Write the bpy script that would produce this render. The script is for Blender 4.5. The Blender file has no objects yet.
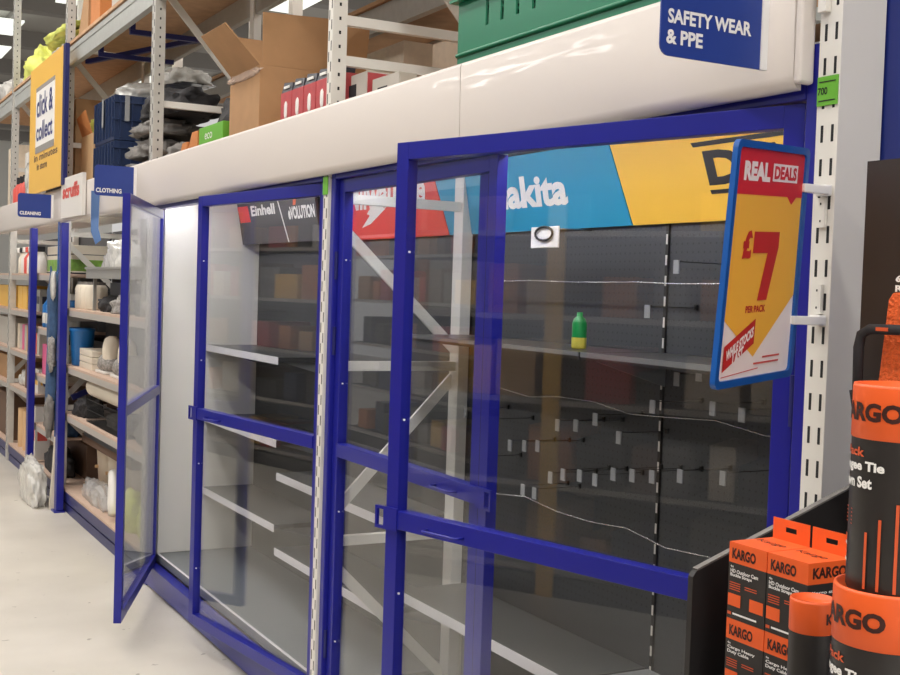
import bpy, bmesh, math, random
from mathutils import Vector, Matrix, noise
C = bpy.context.scene.collection
R = math.radians
rnd = random.Random(7)
# ------------------------------------------------------------------ camera
FOC, YAW, PIT, ROL, EYE = 1200.0, R(28.586), R(-2.1869), R(-1.8777), 1.65
fw = Vector((math.sin(YAW)*math.cos(PIT), math.cos(YAW)*math.cos(PIT), math.sin(PIT)))
rt = Vector((math.cos(YAW), -math.sin(YAW), 0)); dn = fw.cross(rt)
rt, dn = math.cos(ROL)*rt + math.sin(ROL)*dn, -math.sin(ROL)*rt + math.cos(ROL)*dn
cam = bpy.data.cameras.new('camera'); co = bpy.data.objects.new('camera', cam); C.objects.link(co)
cam.sensor_fit = 'HORIZONTAL'; cam.sensor_width = 36; cam.lens = FOC*36/900; cam.clip_start = .05; cam.clip_end = 200
co.matrix_world = Matrix(((rt.x, -dn.x, -fw.x, 0), (rt.y, -dn.y, -fw.y, 0), (rt.z, -dn.z, -fw.z, EYE), (0, 0, 0, 1)))
bpy.context.scene.camera = co
# ------------------------------------------------------------------ world, lamps, exposure
w = bpy.data.worlds.new('world'); bpy.context.scene.world = w; w.use_nodes = True
w.node_tree.nodes['Background'].inputs[0].default_value = (1, .975, .945, 1)
w.node_tree.nodes['Background'].inputs[1].default_value = .62
vs = bpy.context.scene.view_settings
vs.view_transform = 'Standard'; vs.look = 'None'; vs.exposure = 0.0; vs.gamma = 1; vs.use_curve_mapping = False
def strip_or_fill_light(x, y, z, ly, pw, sx=.35, up=False):
    l = bpy.data.lights.new('strip_or_fill_light', 'AREA'); l.shape = 'RECTANGLE'; l.size = sx; l.size_y = ly
    l.energy = pw; l.color = (1, .972, .935)
    o = bpy.data.objects.new('strip_or_fill_light', l); o.location = (x, y, z); C.objects.link(o)
    if up: o.rotation_euler = (math.pi, 0, 0)
for y in (-11.5, -7.0, -2.5, 2.0, 6.5, 11.0):
    strip_or_fill_light(0.1, y, 5.2, 3.6, 74)
    strip_or_fill_light(-2.8, y, 5.2, 3.6, 104)
    strip_or_fill_light(4.6, y, 5.2, 3.6, 75)
    strip_or_fill_light(0.1, y, 5.3, 3.6, 125, up=True)  # separate upward fill, added to brighten the ceiling and upper decks
# ------------------------------------------------------------------ materials
MATS = {}
def mat(name, col=(.8, .8, .8), rough=.5, metal=0., coat=0., spec=.5, emit=0., alpha=1., trans=0., var=None, bump=None, sc=30.):
    m = bpy.data.materials.new(name); m.use_nodes = True; nt = m.node_tree; b = nt.nodes['Principled BSDF']
    b.inputs['Base Color'].default_value = (*col, 1); b.inputs['Roughness'].default_value = rough
    b.inputs['Metallic'].default_value = metal; b.inputs['Coat Weight'].default_value = coat
    b.inputs['Coat Roughness'].default_value = .06
    b.inputs['Specular IOR Level'].default_value = spec
    if alpha < 1: b.inputs['Alpha'].default_value = alpha
    if emit: b.inputs['Emission Color'].default_value = (*col, 1); b.inputs['Emission Strength'].default_value = emit
    if var or bump:
        tc = nt.nodes.new('ShaderNodeTexCoord'); nz = nt.nodes.new('ShaderNodeTexNoise'); nz.inputs['Scale'].default_value = sc
        nz.inputs['Detail'].default_value = 4
        nt.links.new(tc.outputs['Object'], nz.inputs['Vector'])
        if var:
            cr = nt.nodes.new('ShaderNodeValToRGB'); cr.color_ramp.elements[0].color = (*[c*(1-var) for c in col], 1)
            cr.color_ramp.elements[1].color = (*[min(1, c*(1+var)) for c in col], 1)
            cr.color_ramp.elements[0].position = .3; cr.color_ramp.elements[1].position = .7
            nt.links.new(nz.outputs['Fac'], cr.inputs[0]); nt.links.new(cr.outputs[0], b.inputs['Base Color'])
        if bump:
            bp = nt.nodes.new('ShaderNodeBump'); bp.inputs['Strength'].default_value = bump; bp.inputs['Distance'].default_value = .02
            nt.links.new(nz.outputs['Fac'], bp.inputs['Height']); nt.links.new(bp.outputs[0], b.inputs['Normal'])
    MATS[name] = m; return m
def srgb(r, g, b): return tuple(((c/255)/12.92 if c/255 <= .04045 else ((c/255+.055)/1.055)**2.4) for c in (r, g, b))
mat('blue', srgb(27, 31, 138), .3, spec=.5)
mat('lamp2', (1, .98, .95), .5, emit=10)
mat('lamp', (1, .98, .95), .5, emit=26)
mat('blue_dark', srgb(30, 34, 98), .4)
mat('navy', srgb(26, 42, 118), .4)
mat('sign_blue', srgb(38, 62, 140), .35)
mat('frame_blue', srgb(22, 84, 160), .3)
mat('white', srgb(226, 222, 216), .45)
mat('panel_white', srgb(232, 230, 224), .5)
m = mat('fascia_white', srgb(216, 208, 202), .5, coat=.16); nt = m.node_tree
tc = nt.nodes.new('ShaderNodeTexCoord'); mp = nt.nodes.new('ShaderNodeMapping'); nz = nt.nodes.new('ShaderNodeTexNoise'); bp = nt.nodes.new('ShaderNodeBump')
mp.inputs['Scale'].default_value = (1, 2.2, 13); nz.inputs['Scale'].default_value = 1.6; nz.inputs['Detail'].default_value = 1.5; bp.inputs['Strength'].default_value = .16; bp.inputs['Distance'].default_value = .02
nt.links.new(tc.outputs['Object'], mp.inputs[0]); nt.links.new(mp.outputs[0], nz.inputs['Vector']); nt.links.new(nz.outputs['Fac'], bp.inputs['Height'])
nt.links.new(bp.outputs[0], nt.nodes['Principled BSDF'].inputs['Coat Normal'])
mat('post_grey', srgb(196, 194, 188), .4, metal=.25, var=.06, sc=20)
mat('post_white', srgb(224, 221, 214), .4)
mat('slot_dark', (.012, .012, .014), .8)
mat('beam_grey', srgb(190, 192, 188), .42, metal=.3, var=.05)
mat('chipboard', srgb(192, 154, 120), .8, var=.10, sc=14)
mat('board_edge', srgb(198, 172, 154), .75, var=.06)
mat('shelf_edge', srgb(222, 220, 226), .4)
mat('rail_grey', srgb(176, 170, 164), .5)
mat('deck_grey', srgb(118, 122, 124), .35, var=.04)
mat('shelf_dark', srgb(62, 63, 64), .3)
mat('shelf_steel', srgb(120, 122, 124), .4)
mat('charcoal', srgb(62, 62, 64), .6)
mat('brand_dark', srgb(70, 68, 70), .5)
mat('brand_red', srgb(228, 62, 54), .45)
mat('brand_teal', srgb(22, 150, 190), .45)
mat('brand_yellow', srgb(250, 196, 66), .45)
mat('white_print', srgb(240, 238, 234), .5)
mat('black_print', srgb(30, 28, 28), .5)
mat('red_print', srgb(196, 42, 34), .5)
mat('orange', srgb(236, 96, 38), .45, var=.03)
mat('orange_dim', srgb(214, 90, 48), .5)
mat('orange_web', srgb(240, 104, 44), .8, var=.15, bump=.6, sc=160)
mat('kargo_print', srgb(58, 26, 20), .5)
mat('carton_black', srgb(44, 41, 40), .42, var=.06)
mat('tray_black', srgb(34, 31, 31), .55)
mat('card_black', srgb(44, 38, 36), .5)
mat('poster_red', srgb(214, 44, 46), .3)
mat('poster_yellow', srgb(250, 186, 62), .3)
mat('poster_white', srgb(246, 234, 228), .3)
mat('clip_white', srgb(238, 236, 232), .35)
mat('label_green', srgb(106, 178, 56), .5)
mat('cardboard', srgb(178, 138, 98), .8, var=.05, sc=12)
mat('cardboard_orange', srgb(200, 128, 72), .8, var=.06, sc=10)
mat('crate_green', srgb(2, 116, 82), .35)
mat('crate_navy', srgb(30, 48, 84), .4)
mat('pack_red', srgb(190, 78, 82), .4, var=.1)
mat('pack_dark', srgb(48, 48, 58), .4)
mat('hivis', srgb(220, 226, 112), .6, var=.2, bump=.5, sc=14)
mat('film', srgb(216, 214, 208), .18, coat=.5, bump=.8, sc=12, var=.08)
mat('cloth_black', srgb(38, 36, 38), .7, bump=.5, sc=25)
mat('cloth_grey', srgb(120, 116, 112), .7, var=.25, bump=.7, sc=16)
mat('cloth_pattern', srgb(150, 146, 142), .8, var=.45, sc=60)
mat('strip_blue', srgb(84, 116, 166), .4)
mat('cloth_blue', srgb(56, 84, 120), .7, var=.2, bump=.5, sc=20)
mat('ticket', srgb(150, 152, 154), .4)
mat('wire', srgb(200, 200, 200), .25, metal=.9)
mat('wire_black', srgb(20, 20, 22), .4)
mat('bottle_green', srgb(20, 140, 70), .35)
mat('bottle_yellow', srgb(220, 210, 90), .4)
mat('bottle_blue', srgb(30, 108, 178), .3)
mat('tan', srgb(214, 176, 132), .6)
mat('cream', srgb(224, 214, 196), .5)
mat('pink', srgb(226, 106, 150), .5)
mat('pack_green', srgb(126, 168, 70), .4, var=.25, sc=30)
mat('brown', srgb(110, 84, 66), .7)
mat('steel_tray', srgb(170, 168, 162), .35, metal=.5)
mat('sign_yellow', srgb(238, 188, 84), .45)
mat('rust_red', srgb(214, 88, 78), .5)
mat('ceiling_grey', srgb(178, 174, 168), .8)
mat('ceiling_dark', srgb(146, 142, 138), .8)
mat('skylight', (.95, 1, .92), .5, emit=1.0)
mat('rubber_or_shade', srgb(36, 36, 40), .7)
mat('pale_box', srgb(193, 187, 177), .5)
mat('wood_pale', srgb(222, 206, 184), .7, var=.05)
# floor
m = mat('floor', srgb(206, 200, 190), .38, spec=.4); nt = m.node_tree; b = nt.nodes['Principled BSDF']
tc = nt.nodes.new('ShaderNodeTexCoord'); n1 = nt.nodes.new('ShaderNodeTexNoise'); n1.inputs['Scale'].default_value = 1.6; n1.inputs['Detail'].default_value = 6
n2 = nt.nodes.new('ShaderNodeTexNoise'); n2.inputs['Scale'].default_value = 17; n2.inputs['Detail'].default_value = 2
cr = nt.nodes.new('ShaderNodeValToRGB'); cr.color_ramp.elements[0].color = (*srgb(180, 174, 163), 1); cr.color_ramp.elements[1].color = (*srgb(226, 220, 210), 1)
c2 = nt.nodes.new('ShaderNodeValToRGB'); c2.color_ramp.elements[0].position = .25; c2.color_ramp.elements[0].color = (.35, .33, .3, 1); c2.color_ramp.elements[1].position = .29; c2.color_ramp.elements[1].color = (1, 1, 1, 1)
mx = nt.nodes.new('ShaderNodeMixRGB'); mx.blend_type = 'MULTIPLY'; mx.inputs[0].default_value = .7
for n in (n1, n2): nt.links.new(tc.outputs['Object'], n.inputs['Vector'])
nt.links.new(n1.outputs['Fac'], cr.inputs[0]); nt.links.new(n2.outputs['Fac'], c2.inputs[0])
nt.links.new(cr.outputs[0], mx.inputs[1]); nt.links.new(c2.outputs[0], mx.inputs[2]); nt.links.new(mx.outputs[0], b.inputs['Base Color'])
# perforated back panel
m = mat('pegboard', srgb(92, 95, 98), .5); nt = m.node_tree; b = nt.nodes['Principled BSDF']
tc = nt.nodes.new('ShaderNodeTexCoord'); sp = nt.nodes.new('ShaderNodeSeparateXYZ'); nt.links.new(tc.outputs['Object'], sp.inputs[0])
def math_node(op, a, bb=None):
    n = nt.nodes.new('ShaderNodeMath'); n.operation = op
    for i, v in enumerate((a, bb)):
        if v is None: continue
        if isinstance(v, (int, float)): n.inputs[i].default_value = v
        else: nt.links.new(v, n.inputs[i])
    return n.outputs[0]
fy = math_node('SUBTRACT', math_node('FRACT', math_node('MULTIPLY', sp.outputs['Y'], 40)), .5)
fz = math_node('SUBTRACT', math_node('FRACT', math_node('MULTIPLY', sp.outputs['Z'], 40)), .5)
dd = math_node('SQRT', math_node('ADD', math_node('MULTIPLY', fy, fy), math_node('MULTIPLY', fz, fz)))
hole = math_node('LESS_THAN', dd, .13)
mx = nt.nodes.new('ShaderNodeMixRGB'); mx.inputs[1].default_value = (*srgb(66, 68, 71), 1); mx.inputs[2].default_value = (.03, .03, .03, 1)
nt.links.new(hole, mx.inputs[0]); nt.links.new(mx.outputs[0], b.inputs['Base Color'])
# corrugated roof lining
# glass pane: fresnel reflection over straight transmission, the same from both faces
def glass(name, tint=(.975, .982, .984), rough=0.0, ior=1.5):
    m = bpy.data.materials.new(name); m.use_nodes = True; nt = m.node_tree; nt.nodes.remove(nt.nodes['Principled BSDF'])
    tr = nt.nodes.new('ShaderNodeBsdfTransparent'); tr.inputs[0].default_value = (*tint, 1)
    gl = nt.nodes.new('ShaderNodeBsdfGlossy'); gl.inputs['Roughness'].default_value = rough
    fr = nt.nodes.new('ShaderNodeFresnel'); ge = nt.nodes.new('ShaderNodeNewGeometry')
    mr = nt.nodes.new('ShaderNodeMapRange'); mr.inputs['To Min'].default_value = ior; mr.inputs['To Max'].default_value = 1/ior
    nt.links.new(ge.outputs['Backfacing'], mr.inputs['Value']); nt.links.new(mr.outputs[0], fr.inputs['IOR'])
    mi = nt.nodes.new('ShaderNodeMixShader'); nt.links.new(fr.outputs[0], mi.inputs[0])
    nt.links.new(tr.outputs[0], mi.inputs[1]); nt.links.new(gl.outputs[0], mi.inputs[2])
    nt.links.new(mi.outputs[0], nt.nodes['Material Output'].inputs[0]); MATS[name] = m
glass('glass')
mat('clear_film', srgb(228, 228, 226), .15, alpha=.45, coat=.5, bump=.8, sc=14)
# ------------------------------------------------------------------ mesh builder
class MB:
    def __init__(s): s.v = []; s.f = []; s.mi = []; s.m = []; s.sm = []
    def idx(s, m):
        if m not in s.m: s.m.append(m)
        return s.m.index(m)
    def add(s, vs, fs, m, smooth=False):
        o = len(s.v); s.v += [Vector(v) for v in vs]; k = s.idx(m)
        for f in fs: s.f.append([i+o for i in f]); s.mi.append(k); s.sm.append(smooth)
        return s
    def box(s, x0, x1, y0, y1, z0, z1, m):
        return s.add([(x, y, z) for x in (x0, x1) for y in (y0, y1) for z in (z0, z1)],
                     [(0, 1, 3, 2), (4, 6, 7, 5), (0, 4, 5, 1), (2, 3, 7, 6), (0, 2, 6, 4), (1, 5, 7, 3)], m)
    def obox(s, o, u, v, n, m):        # box from corner o along three edge vectors
        o, u, v, n = map(Vector, (o, u, v, n))
        return s.add([o+a*u+b*v+c*n for a in (0, 1) for b in (0, 1) for c in (0, 1)],
                     [(0, 1, 3, 2), (4, 6, 7, 5), (0, 4, 5, 1), (2, 3, 7, 6), (0, 2, 6, 4), (1, 5, 7, 3)], m)
    def quad(s, a, b, c, d, m): return s.add([a, b, c, d], [(0, 1, 2, 3)], m)
    def bar(s, p, q, wd, ht, m, up=(0, 0, 1)):
        p, q = Vector(p), Vector(q); d = (q-p).normalized(); a = d.cross(Vector(up)).normalized(); b2 = a.cross(d)
        return s.obox(p - a*wd/2 - b2*ht/2, q-p, a*wd, b2*ht, m)
    def cyl(s, p, q, r, m, n=16, r2=None, smooth=True):
        p, q = Vector(p), Vector(q); d = (q-p).normalized(); a = d.orthogonal().normalized(); b2 = d.cross(a); r2 = r if r2 is None else r2
        vs = []
        for i in range(n):
            t = 2*math.pi*i/n; e = a*math.cos(t)+b2*math.sin(t); vs += [p+e*r, q+e*r2]
        s.add(vs, [(2*i, 2*((i+1) % n), 2*((i+1) % n)+1, 2*i+1) for i in range(n)], m, smooth)
        return s.add([vs[2*i] for i in range(n)] + [vs[2*i+1] for i in range(n)], [tuple(range(n))[::-1], tuple(range(n, 2*n))], m)
    def lathe(s, c, prof, m, n=24):
        c = Vector(c); vs = []; k = len(prof)
        for i in range(n):
            t = 2*math.pi*i/n
            vs += [c+Vector((r*math.cos(t), r*math.sin(t), z)) for r, z in prof]
        fs = [(i*k+j, ((i+1) % n)*k+j, ((i+1) % n)*k+j+1, i*k+j+1) for i in range(n) for j in range(k-1)]
        return s.add(vs, fs, m, True)
    def tube(s, pts, r, m, n=8):
        pts = [Vector(p) for p in pts]; vs = []; a = None
        for i, p in enumerate(pts):
            d = (pts[min(i+1, len(pts)-1)]-pts[max(i-1, 0)]).normalized()
            a = d.orthogonal().normalized() if a is None else (a - d*a.dot(d)).normalized()
            b2 = d.cross(a)
            vs += [p+(a*math.cos(2*math.pi*j/n)+b2*math.sin(2*math.pi*j/n))*r for j in range(n)]
        fs = [(i*n+j, i*n+(j+1) % n, (i+1)*n+(j+1) % n, (i+1)*n+j) for i in range(len(pts)-1) for j in range(n)]
        fs += [tuple(range(n))[::-1], tuple(range((len(pts)-1)*n, len(pts)*n))]
        return s.add(vs, fs, m, True)
    def prism(s, poly, ext, m):        # polygon (3D points) extruded by vector
        n = len(poly); e = Vector(ext); P = [Vector(p) for p in poly]
        return s.add(P+[p+e for p in P], [tuple(range(n))[::-1], tuple(range(n, 2*n))] + [(i, (i+1) % n, (i+1) % n+n, i+n) for i in range(n)], m)
    def poly(s, pts, m): return s.add(pts, [tuple(range(len(pts)))], m)
    def blob(s, c, sz, m, amp=.25, fr=2.2, seed=0, sub=3, flat=.0, crease=0.):
        bm = bmesh.new(); bmesh.ops.create_icosphere(bm, subdivisions=sub, radius=1)
        vs = []
        for v in bm.verts:
            p = v.co.copy(); q = p*fr+Vector((seed*7.3, seed*3.1, seed*1.7))
            d = 1+amp*noise.noise(q)+crease*abs(noise.noise(q*2.6))
            p = Vector([math.copysign(abs(a)**.75, a) for a in p])*d
            if flat and p.z < -flat: p.z = -flat
            vs.append(Vector((c[0]+p.x*sz[0], c[1]+p.y*sz[1], c[2]+p.z*sz[2])))
        fs = [[v.index for v in f.verts] for f in bm.faces]; bm.free()
        return s.add(vs, fs, m, True)
    def text(s, st, fn, m, bold=.0, shear=0., sq=None, cut=0):
        """letter shapes normalised to 0..1 in both directions, placed by fn(a, b)"""
        vs, fs = glyphs(st, bold, shear, cut)
        return s.add([fn(a, b2) for a, b2 in vs], fs, m)
    def build(s, name, parent=None, bevel=0., seg=2, base=None):
        loc = Vector(parent['_w']) if parent is not None and '_w' in parent else (Vector(base) if base is not None else Vector((0, 0, 0)))
        me = bpy.data.meshes.new(name); me.from_pydata([v-loc for v in s.v], [], s.f)
        for k in s.m: me.materials.append(MATS[k])
        me.polygons.foreach_set('material_index', s.mi); me.polygons.foreach_set('use_smooth', s.sm); me.update()
        o = bpy.data.objects.new(name, me); C.objects.link(o)
        if parent is not None: o.parent = parent; o['_w'] = tuple(loc)
        else: o.location = loc; o['_w'] = tuple(loc)
        if bevel:
            md = o.modifiers.new('bevel', 'BEVEL'); md.width = bevel; md.segments = seg; md.limit_method = 'ANGLE'; md.angle_limit = R(40)
        return o
GL = {}
def glyphs(st, bold, shear, cut):
    key = (st, bold, shear, cut)
    if key in GL: return GL[key]
    cu = bpy.data.curves.new('lettering', 'FONT'); cu.body = st; cu.size = 1; cu.offset = bold; cu.shear = shear; cu.space_line = .95
    cu.resolution_u = 3; cu.fill_mode = 'FRONT'
    o = bpy.data.objects.new('lettering', cu); C.objects.link(o)
    dg = bpy.context.evaluated_depsgraph_get(); me = o.evaluated_get(dg).to_mesh()
    bm = bmesh.new(); bm.from_mesh(me); o.evaluated_get(dg).to_mesh_clear()
    bpy.data.objects.remove(o); bpy.data.curves.remove(cu)
    bmesh.ops.remove_doubles(bm, verts=bm.verts, dist=1e-5)
    x0 = min(v.co.x for v in bm.verts); x1 = max(v.co.x for v in bm.verts); y0 = min(v.co.y for v in bm.verts); y1 = max(v.co.y for v in bm.verts)
    for k in range(1, cut):
        bmesh.ops.bisect_plane(bm, geom=bm.verts[:]+bm.edges[:]+bm.faces[:], plane_co=(x0+(x1-x0)*k/cut, 0, 0), plane_no=(1, 0, 0))
    bm.verts.index_update()
    vs = [((v.co.x-x0)/(x1-x0), (v.co.y-y0)/(y1-y0)) for v in bm.verts]; fs = [[v.index for v in f.verts] for f in bm.faces]; bm.free()
    GL[key] = (vs, fs); return GL[key]
def flat(o, u, v):                     # mapping for flat lettering: origin bottom-left, edge vectors
    o, u, v = Vector(o), Vector(u), Vector(v)
    return lambda a, b2: o+u*a+v*b2
def thing(name, label, cat, loc, group=None, rot=0):
    o = bpy.data.objects.new(name, None); C.objects.link(o); o.location = loc; o.rotation_euler = (0, 0, rot); o.empty_display_size = .1
    o['label'] = label; o['category'] = cat; o['_w'] = (0, 0, 0) if rot else tuple(loc)
    if group: o['group'] = group
    return o
def tag(o, label, cat, group=None, kind=None):
    o['label'] = label; o['category'] = cat
    if group: o['group'] = group
    if kind: o['kind'] = kind
    return o
def struct(o): o['kind'] = 'structure'; return o
def center(mb):
    xs = [v.x for v in mb.v]; ys = [v.y for v in mb.v]; zs = [v.z for v in mb.v]
    return ((min(xs)+max(xs))/2, (min(ys)+max(ys))/2, min(zs))
def single(mb, name, label, cat, group=None, bevel=0., seg=2):
    return tag(mb.build(name, None, bevel, seg, center(mb)), label, cat, group)
# ------------------------------------------------------------------ setting
struct(MB().box(-9, 9, -14, 40, -.1, 0, 'floor').build('floor'))
mb = MB().box(-9, 9, -14, 40, 5.9, 6.0, 'ceiling_grey')
for y in range(-5, 40, 3): mb.box(-9, 9, y-.12, y+.12, 5.62, 5.9, 'ceiling_dark')
for x in [k*1.5 for k in range(-6, 7)]: mb.box(x-.05, x+.05, -6, 40, 5.8, 5.9, 'ceiling_dark')
struct(mb.build('ceiling'))
mb = MB()
for x, y in ((2.75, 20.3), (2.9, 22.6), (3.5, 17.4), (-1, 14), (-1, 20), (6, 16), (6, 24)): mb.box(x-.30, x+.30, y-.6, y+.6, 5.60, 5.63, 'skylight')
struct(mb.build('ceiling_skylight'))
struct(MB().box(-9, 9, 39.8, 40, 0, 5.9, 'panel_white').build('wall_far'))
# ------------------------------------------------------------------ storage rack behind and above the run
XF0, XF1, XR0, XR1 = 1.672, 1.728, 2.222, 2.266
PY = (4.04, 6.52, 8.95, 11.38)
def post(y, x0, x1, zt, m, zs=2.31, slots=True, wy=.07):
    mb = MB()
    mb.box(x0, x1, y-wy/2, y-wy/2+.012, 0, zt, m); mb.box(x0, x1, y+wy/2-.012, y+wy/2, 0, zt, m); mb.box(x0, x0+.008, y-wy/2+.012, y+wy/2-.012, 0, zt, m)
    if slots:
        z = .1
        while z < zt-.05:
            mb.box(x0-.0008, x0+.002, y-wy*.31, y-wy*.19, z, z+.035, 'slot_dark'); mb.box(x0-.0008, x0+.002, y+wy*.19, y+wy*.31, z+.037, z+.072, 'slot_dark')
            z += .075
        z = zs
        while z < zt-.05:
            mb.box((x0+x1)/2-.004, (x0+x1)/2+.004, y-wy/2-.0008, y-wy/2+.002, z, z+.012, 'slot_dark'); z += .05
    return mb
FL = ('grey perforated rack upright rising behind the fascia between the two cabinets', 'grey perforated rack upright rising at the far end of the cabinets', 'grey perforated rack upright rising beside the yellow board', 'grey perforated rack upright at the far left behind the yellow hi-vis heap')
for y, lb in zip(PY, FL):
    fr = thing('rack_frame', lb, 'rack', (2.0, y, 0))
    post(y, XF0, XF1, 4.3, 'post_white' if y < 5 else 'post_grey', wy=.042 if y < 5 else .07).build('post', fr)
    post(y, XR0, XR1, 4.3, 'post_white', slots=False).build('post', fr)
    for z in (.72, 1.365, 1.975, 2.615) + ((3.3,) if y > 6 else (2.47, 3.19)):
        MB().bar((XF1-.01, y, z), (XR0+.01, y, z), .03, .035, 'post_white').build('brace', fr)
    for za, zb in ((1.90, 1.43), (.79, 1.32), (.66, .15), (3.25, 2.68)):
        MB().bar((XF1-.01, y+.022, za), (XR0+.01, y+.022, zb), .012, .04, 'post_white').build('brace', fr)
def bay_deck(y0, y1, z, where):
    single(MB().box(1.685, 1.725, y0+.04, y1-.04, z-.14, z, 'beam_grey').box(1.680, 1.6849, y0+.04, y1-.04, z-.045, z-.005, 'beam_grey'), 'rack_beam', 'front steel beam of the upper deck ' + where, 'beam', bevel=.004)
    single(MB().box(2.228, 2.262, y0+.04, y1-.04, z-.14, z, 'beam_grey'), 'rack_beam', 'rear steel beam of the upper deck ' + where, 'beam', bevel=.004)
    single(MB().box(1.67, 2.29, y0+.045, y1-.045, z+.001, z+.022, 'chipboard'), 'deck_board', 'brown chipboard of the upper deck ' + where, 'board')
bay_deck(PY[2], PY[3], 3.30, 'left of the yellow board'); bay_deck(PY[1], PY[2], 3.30, 'between yellow board and far upright'); bay_deck(PY[0], PY[1], 3.30, 'above the torn carton'); bay_deck(1.66, PY[0], 3.12, 'above the green crate')
bay_deck(PY[3], 13.8, 3.30, 'at the far left end')
for yy, dx in ((7.3, 0), (8.15, .1)):
    single(MB().bar((1.73, yy, 3.14), (2.225, yy-.02, 3.14), .03, .03, 'blue_dark').box(1.73, 1.76, yy-.02, yy+.02, 3.15, 3.30, 'blue_dark'), 'deck_tie', ['dark blue tie bar crossing under the upper deck, nearest the far upright', 'dark blue tie bar crossing under the upper deck, nearest the yellow board'][dx > 0], 'bar')
single(MB().bar((1.75, 8.6, 3.16), (2.22, 7.5, 3.19), .03, .03, 'blue_dark'), 'deck_tie', 'dark blue diagonal bar under the upper deck beside the yellow board', 'bar')
# lower deck just above the cabinets that carries the stock
for (y0, y1), lb in zip(((1.72, PY[0]), (PY[0], PY[1]), (PY[1], PY[2]), (PY[2], PY[3]), (PY[3], 13.8)), ('under the green crate', 'under the torn carton', 'under the navy crates', 'behind the yellow board', 'at the far left end')):
    single(MB().box(1.744, 2.29, y0+.045, y1-.045, 2.235, 2.26, 'chipboard').box(1.75, 1.79, y0+.045, y1-.045, 2.21, 2.235, 'beam_grey'), 'stock_deck', 'chipboard stock deck behind the fascia ' + lb, 'board')
# back-to-back rack
rack2 = thing('storage_rack', 'second pallet rack seen behind the first, with pale boards on its decks', 'rack', (2.8, 6.5, 0))
for y in PY[:3] + (1.66,):
    post(y, 2.45, 2.51, 4.2, 'post_white', slots=False).build('post', rack2); post(y, 3.04, 3.10, 4.2, 'post_white', slots=False).build('post', rack2)
for y0, y1, z in ((1.66, PY[0], 3.12), (PY[0], PY[1], 3.02), (PY[1], PY[2], 3.02), (1.66, PY[0], 2.2), (PY[0], PY[1], 2.2), (PY[1], PY[2], 2.2)):
    MB().box(2.46, 2.50, y0+.04, y1-.04, z-.12, z, 'beam_grey').build('beam', rack2); MB().box(3.05, 3.09, y0+.04, y1-.04, z-.12, z, 'beam_grey').build('beam', rack2)
    MB().box(2.44, 3.1, y0+.045, y1-.045, z+.001, z+.022, 'chipboard').build('deck_board', rack2)
MB().box(3.09, 3.11, 1.6, 9.0, .02, 2.1, 'charcoal').build('back_sheet', rack2)
# ------------------------------------------------------------------ white fascia
fas = thing('fascia', 'long glossy white fascia running above the blue cabinet doors', 'fascia', (1.65, 5, 2.05))
def fascia_panel(y0, y1, m='fascia_white'):
    prof = [(1.74, 2.062), (1.668, 2.052), (1.655, 2.056), (1.647, 2.066), (1.644, 2.08), (1.640, 2.285), (1.644, 2.296), (1.66, 2.30), (1.74, 2.30)]
    prof = [(x, z) for x, z in prof]
    mb = MB(); n = max(1, int((y1-y0)/.06)); k = len(prof); vs = []
    for i in range(n+1):
        y = y0+(y1-y0)*i/n
        for j, (x, z) in enumerate(prof): vs.append((min(x, 1.665), y, z))
    fs = [(i*k+j, i*k+j+1, (i+1)*k+j+1, (i+1)*k+j) for i in range(n) for j in range(k-1)]
    mb.add(vs, fs, m, True)
    mb.add([vs[j] for j in range(k)], [tuple(range(k))], m); mb.add([vs[n*k+j] for j in range(k)], [tuple(range(k))[::-1]], m)
    return mb
for y0, y1 in ((1.70, 2.998), (3.002, 6.88), (6.884, 9.3), (9.304, 11.7), (11.704, 14.0)): fascia_panel(y0, y1).build('fascia_panel', fas)
MB().box(1.642, 1.681, 1.682, 1.699, 2.062, 2.297, 'fascia_white').build('end_cap', fas, .006)
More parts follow.
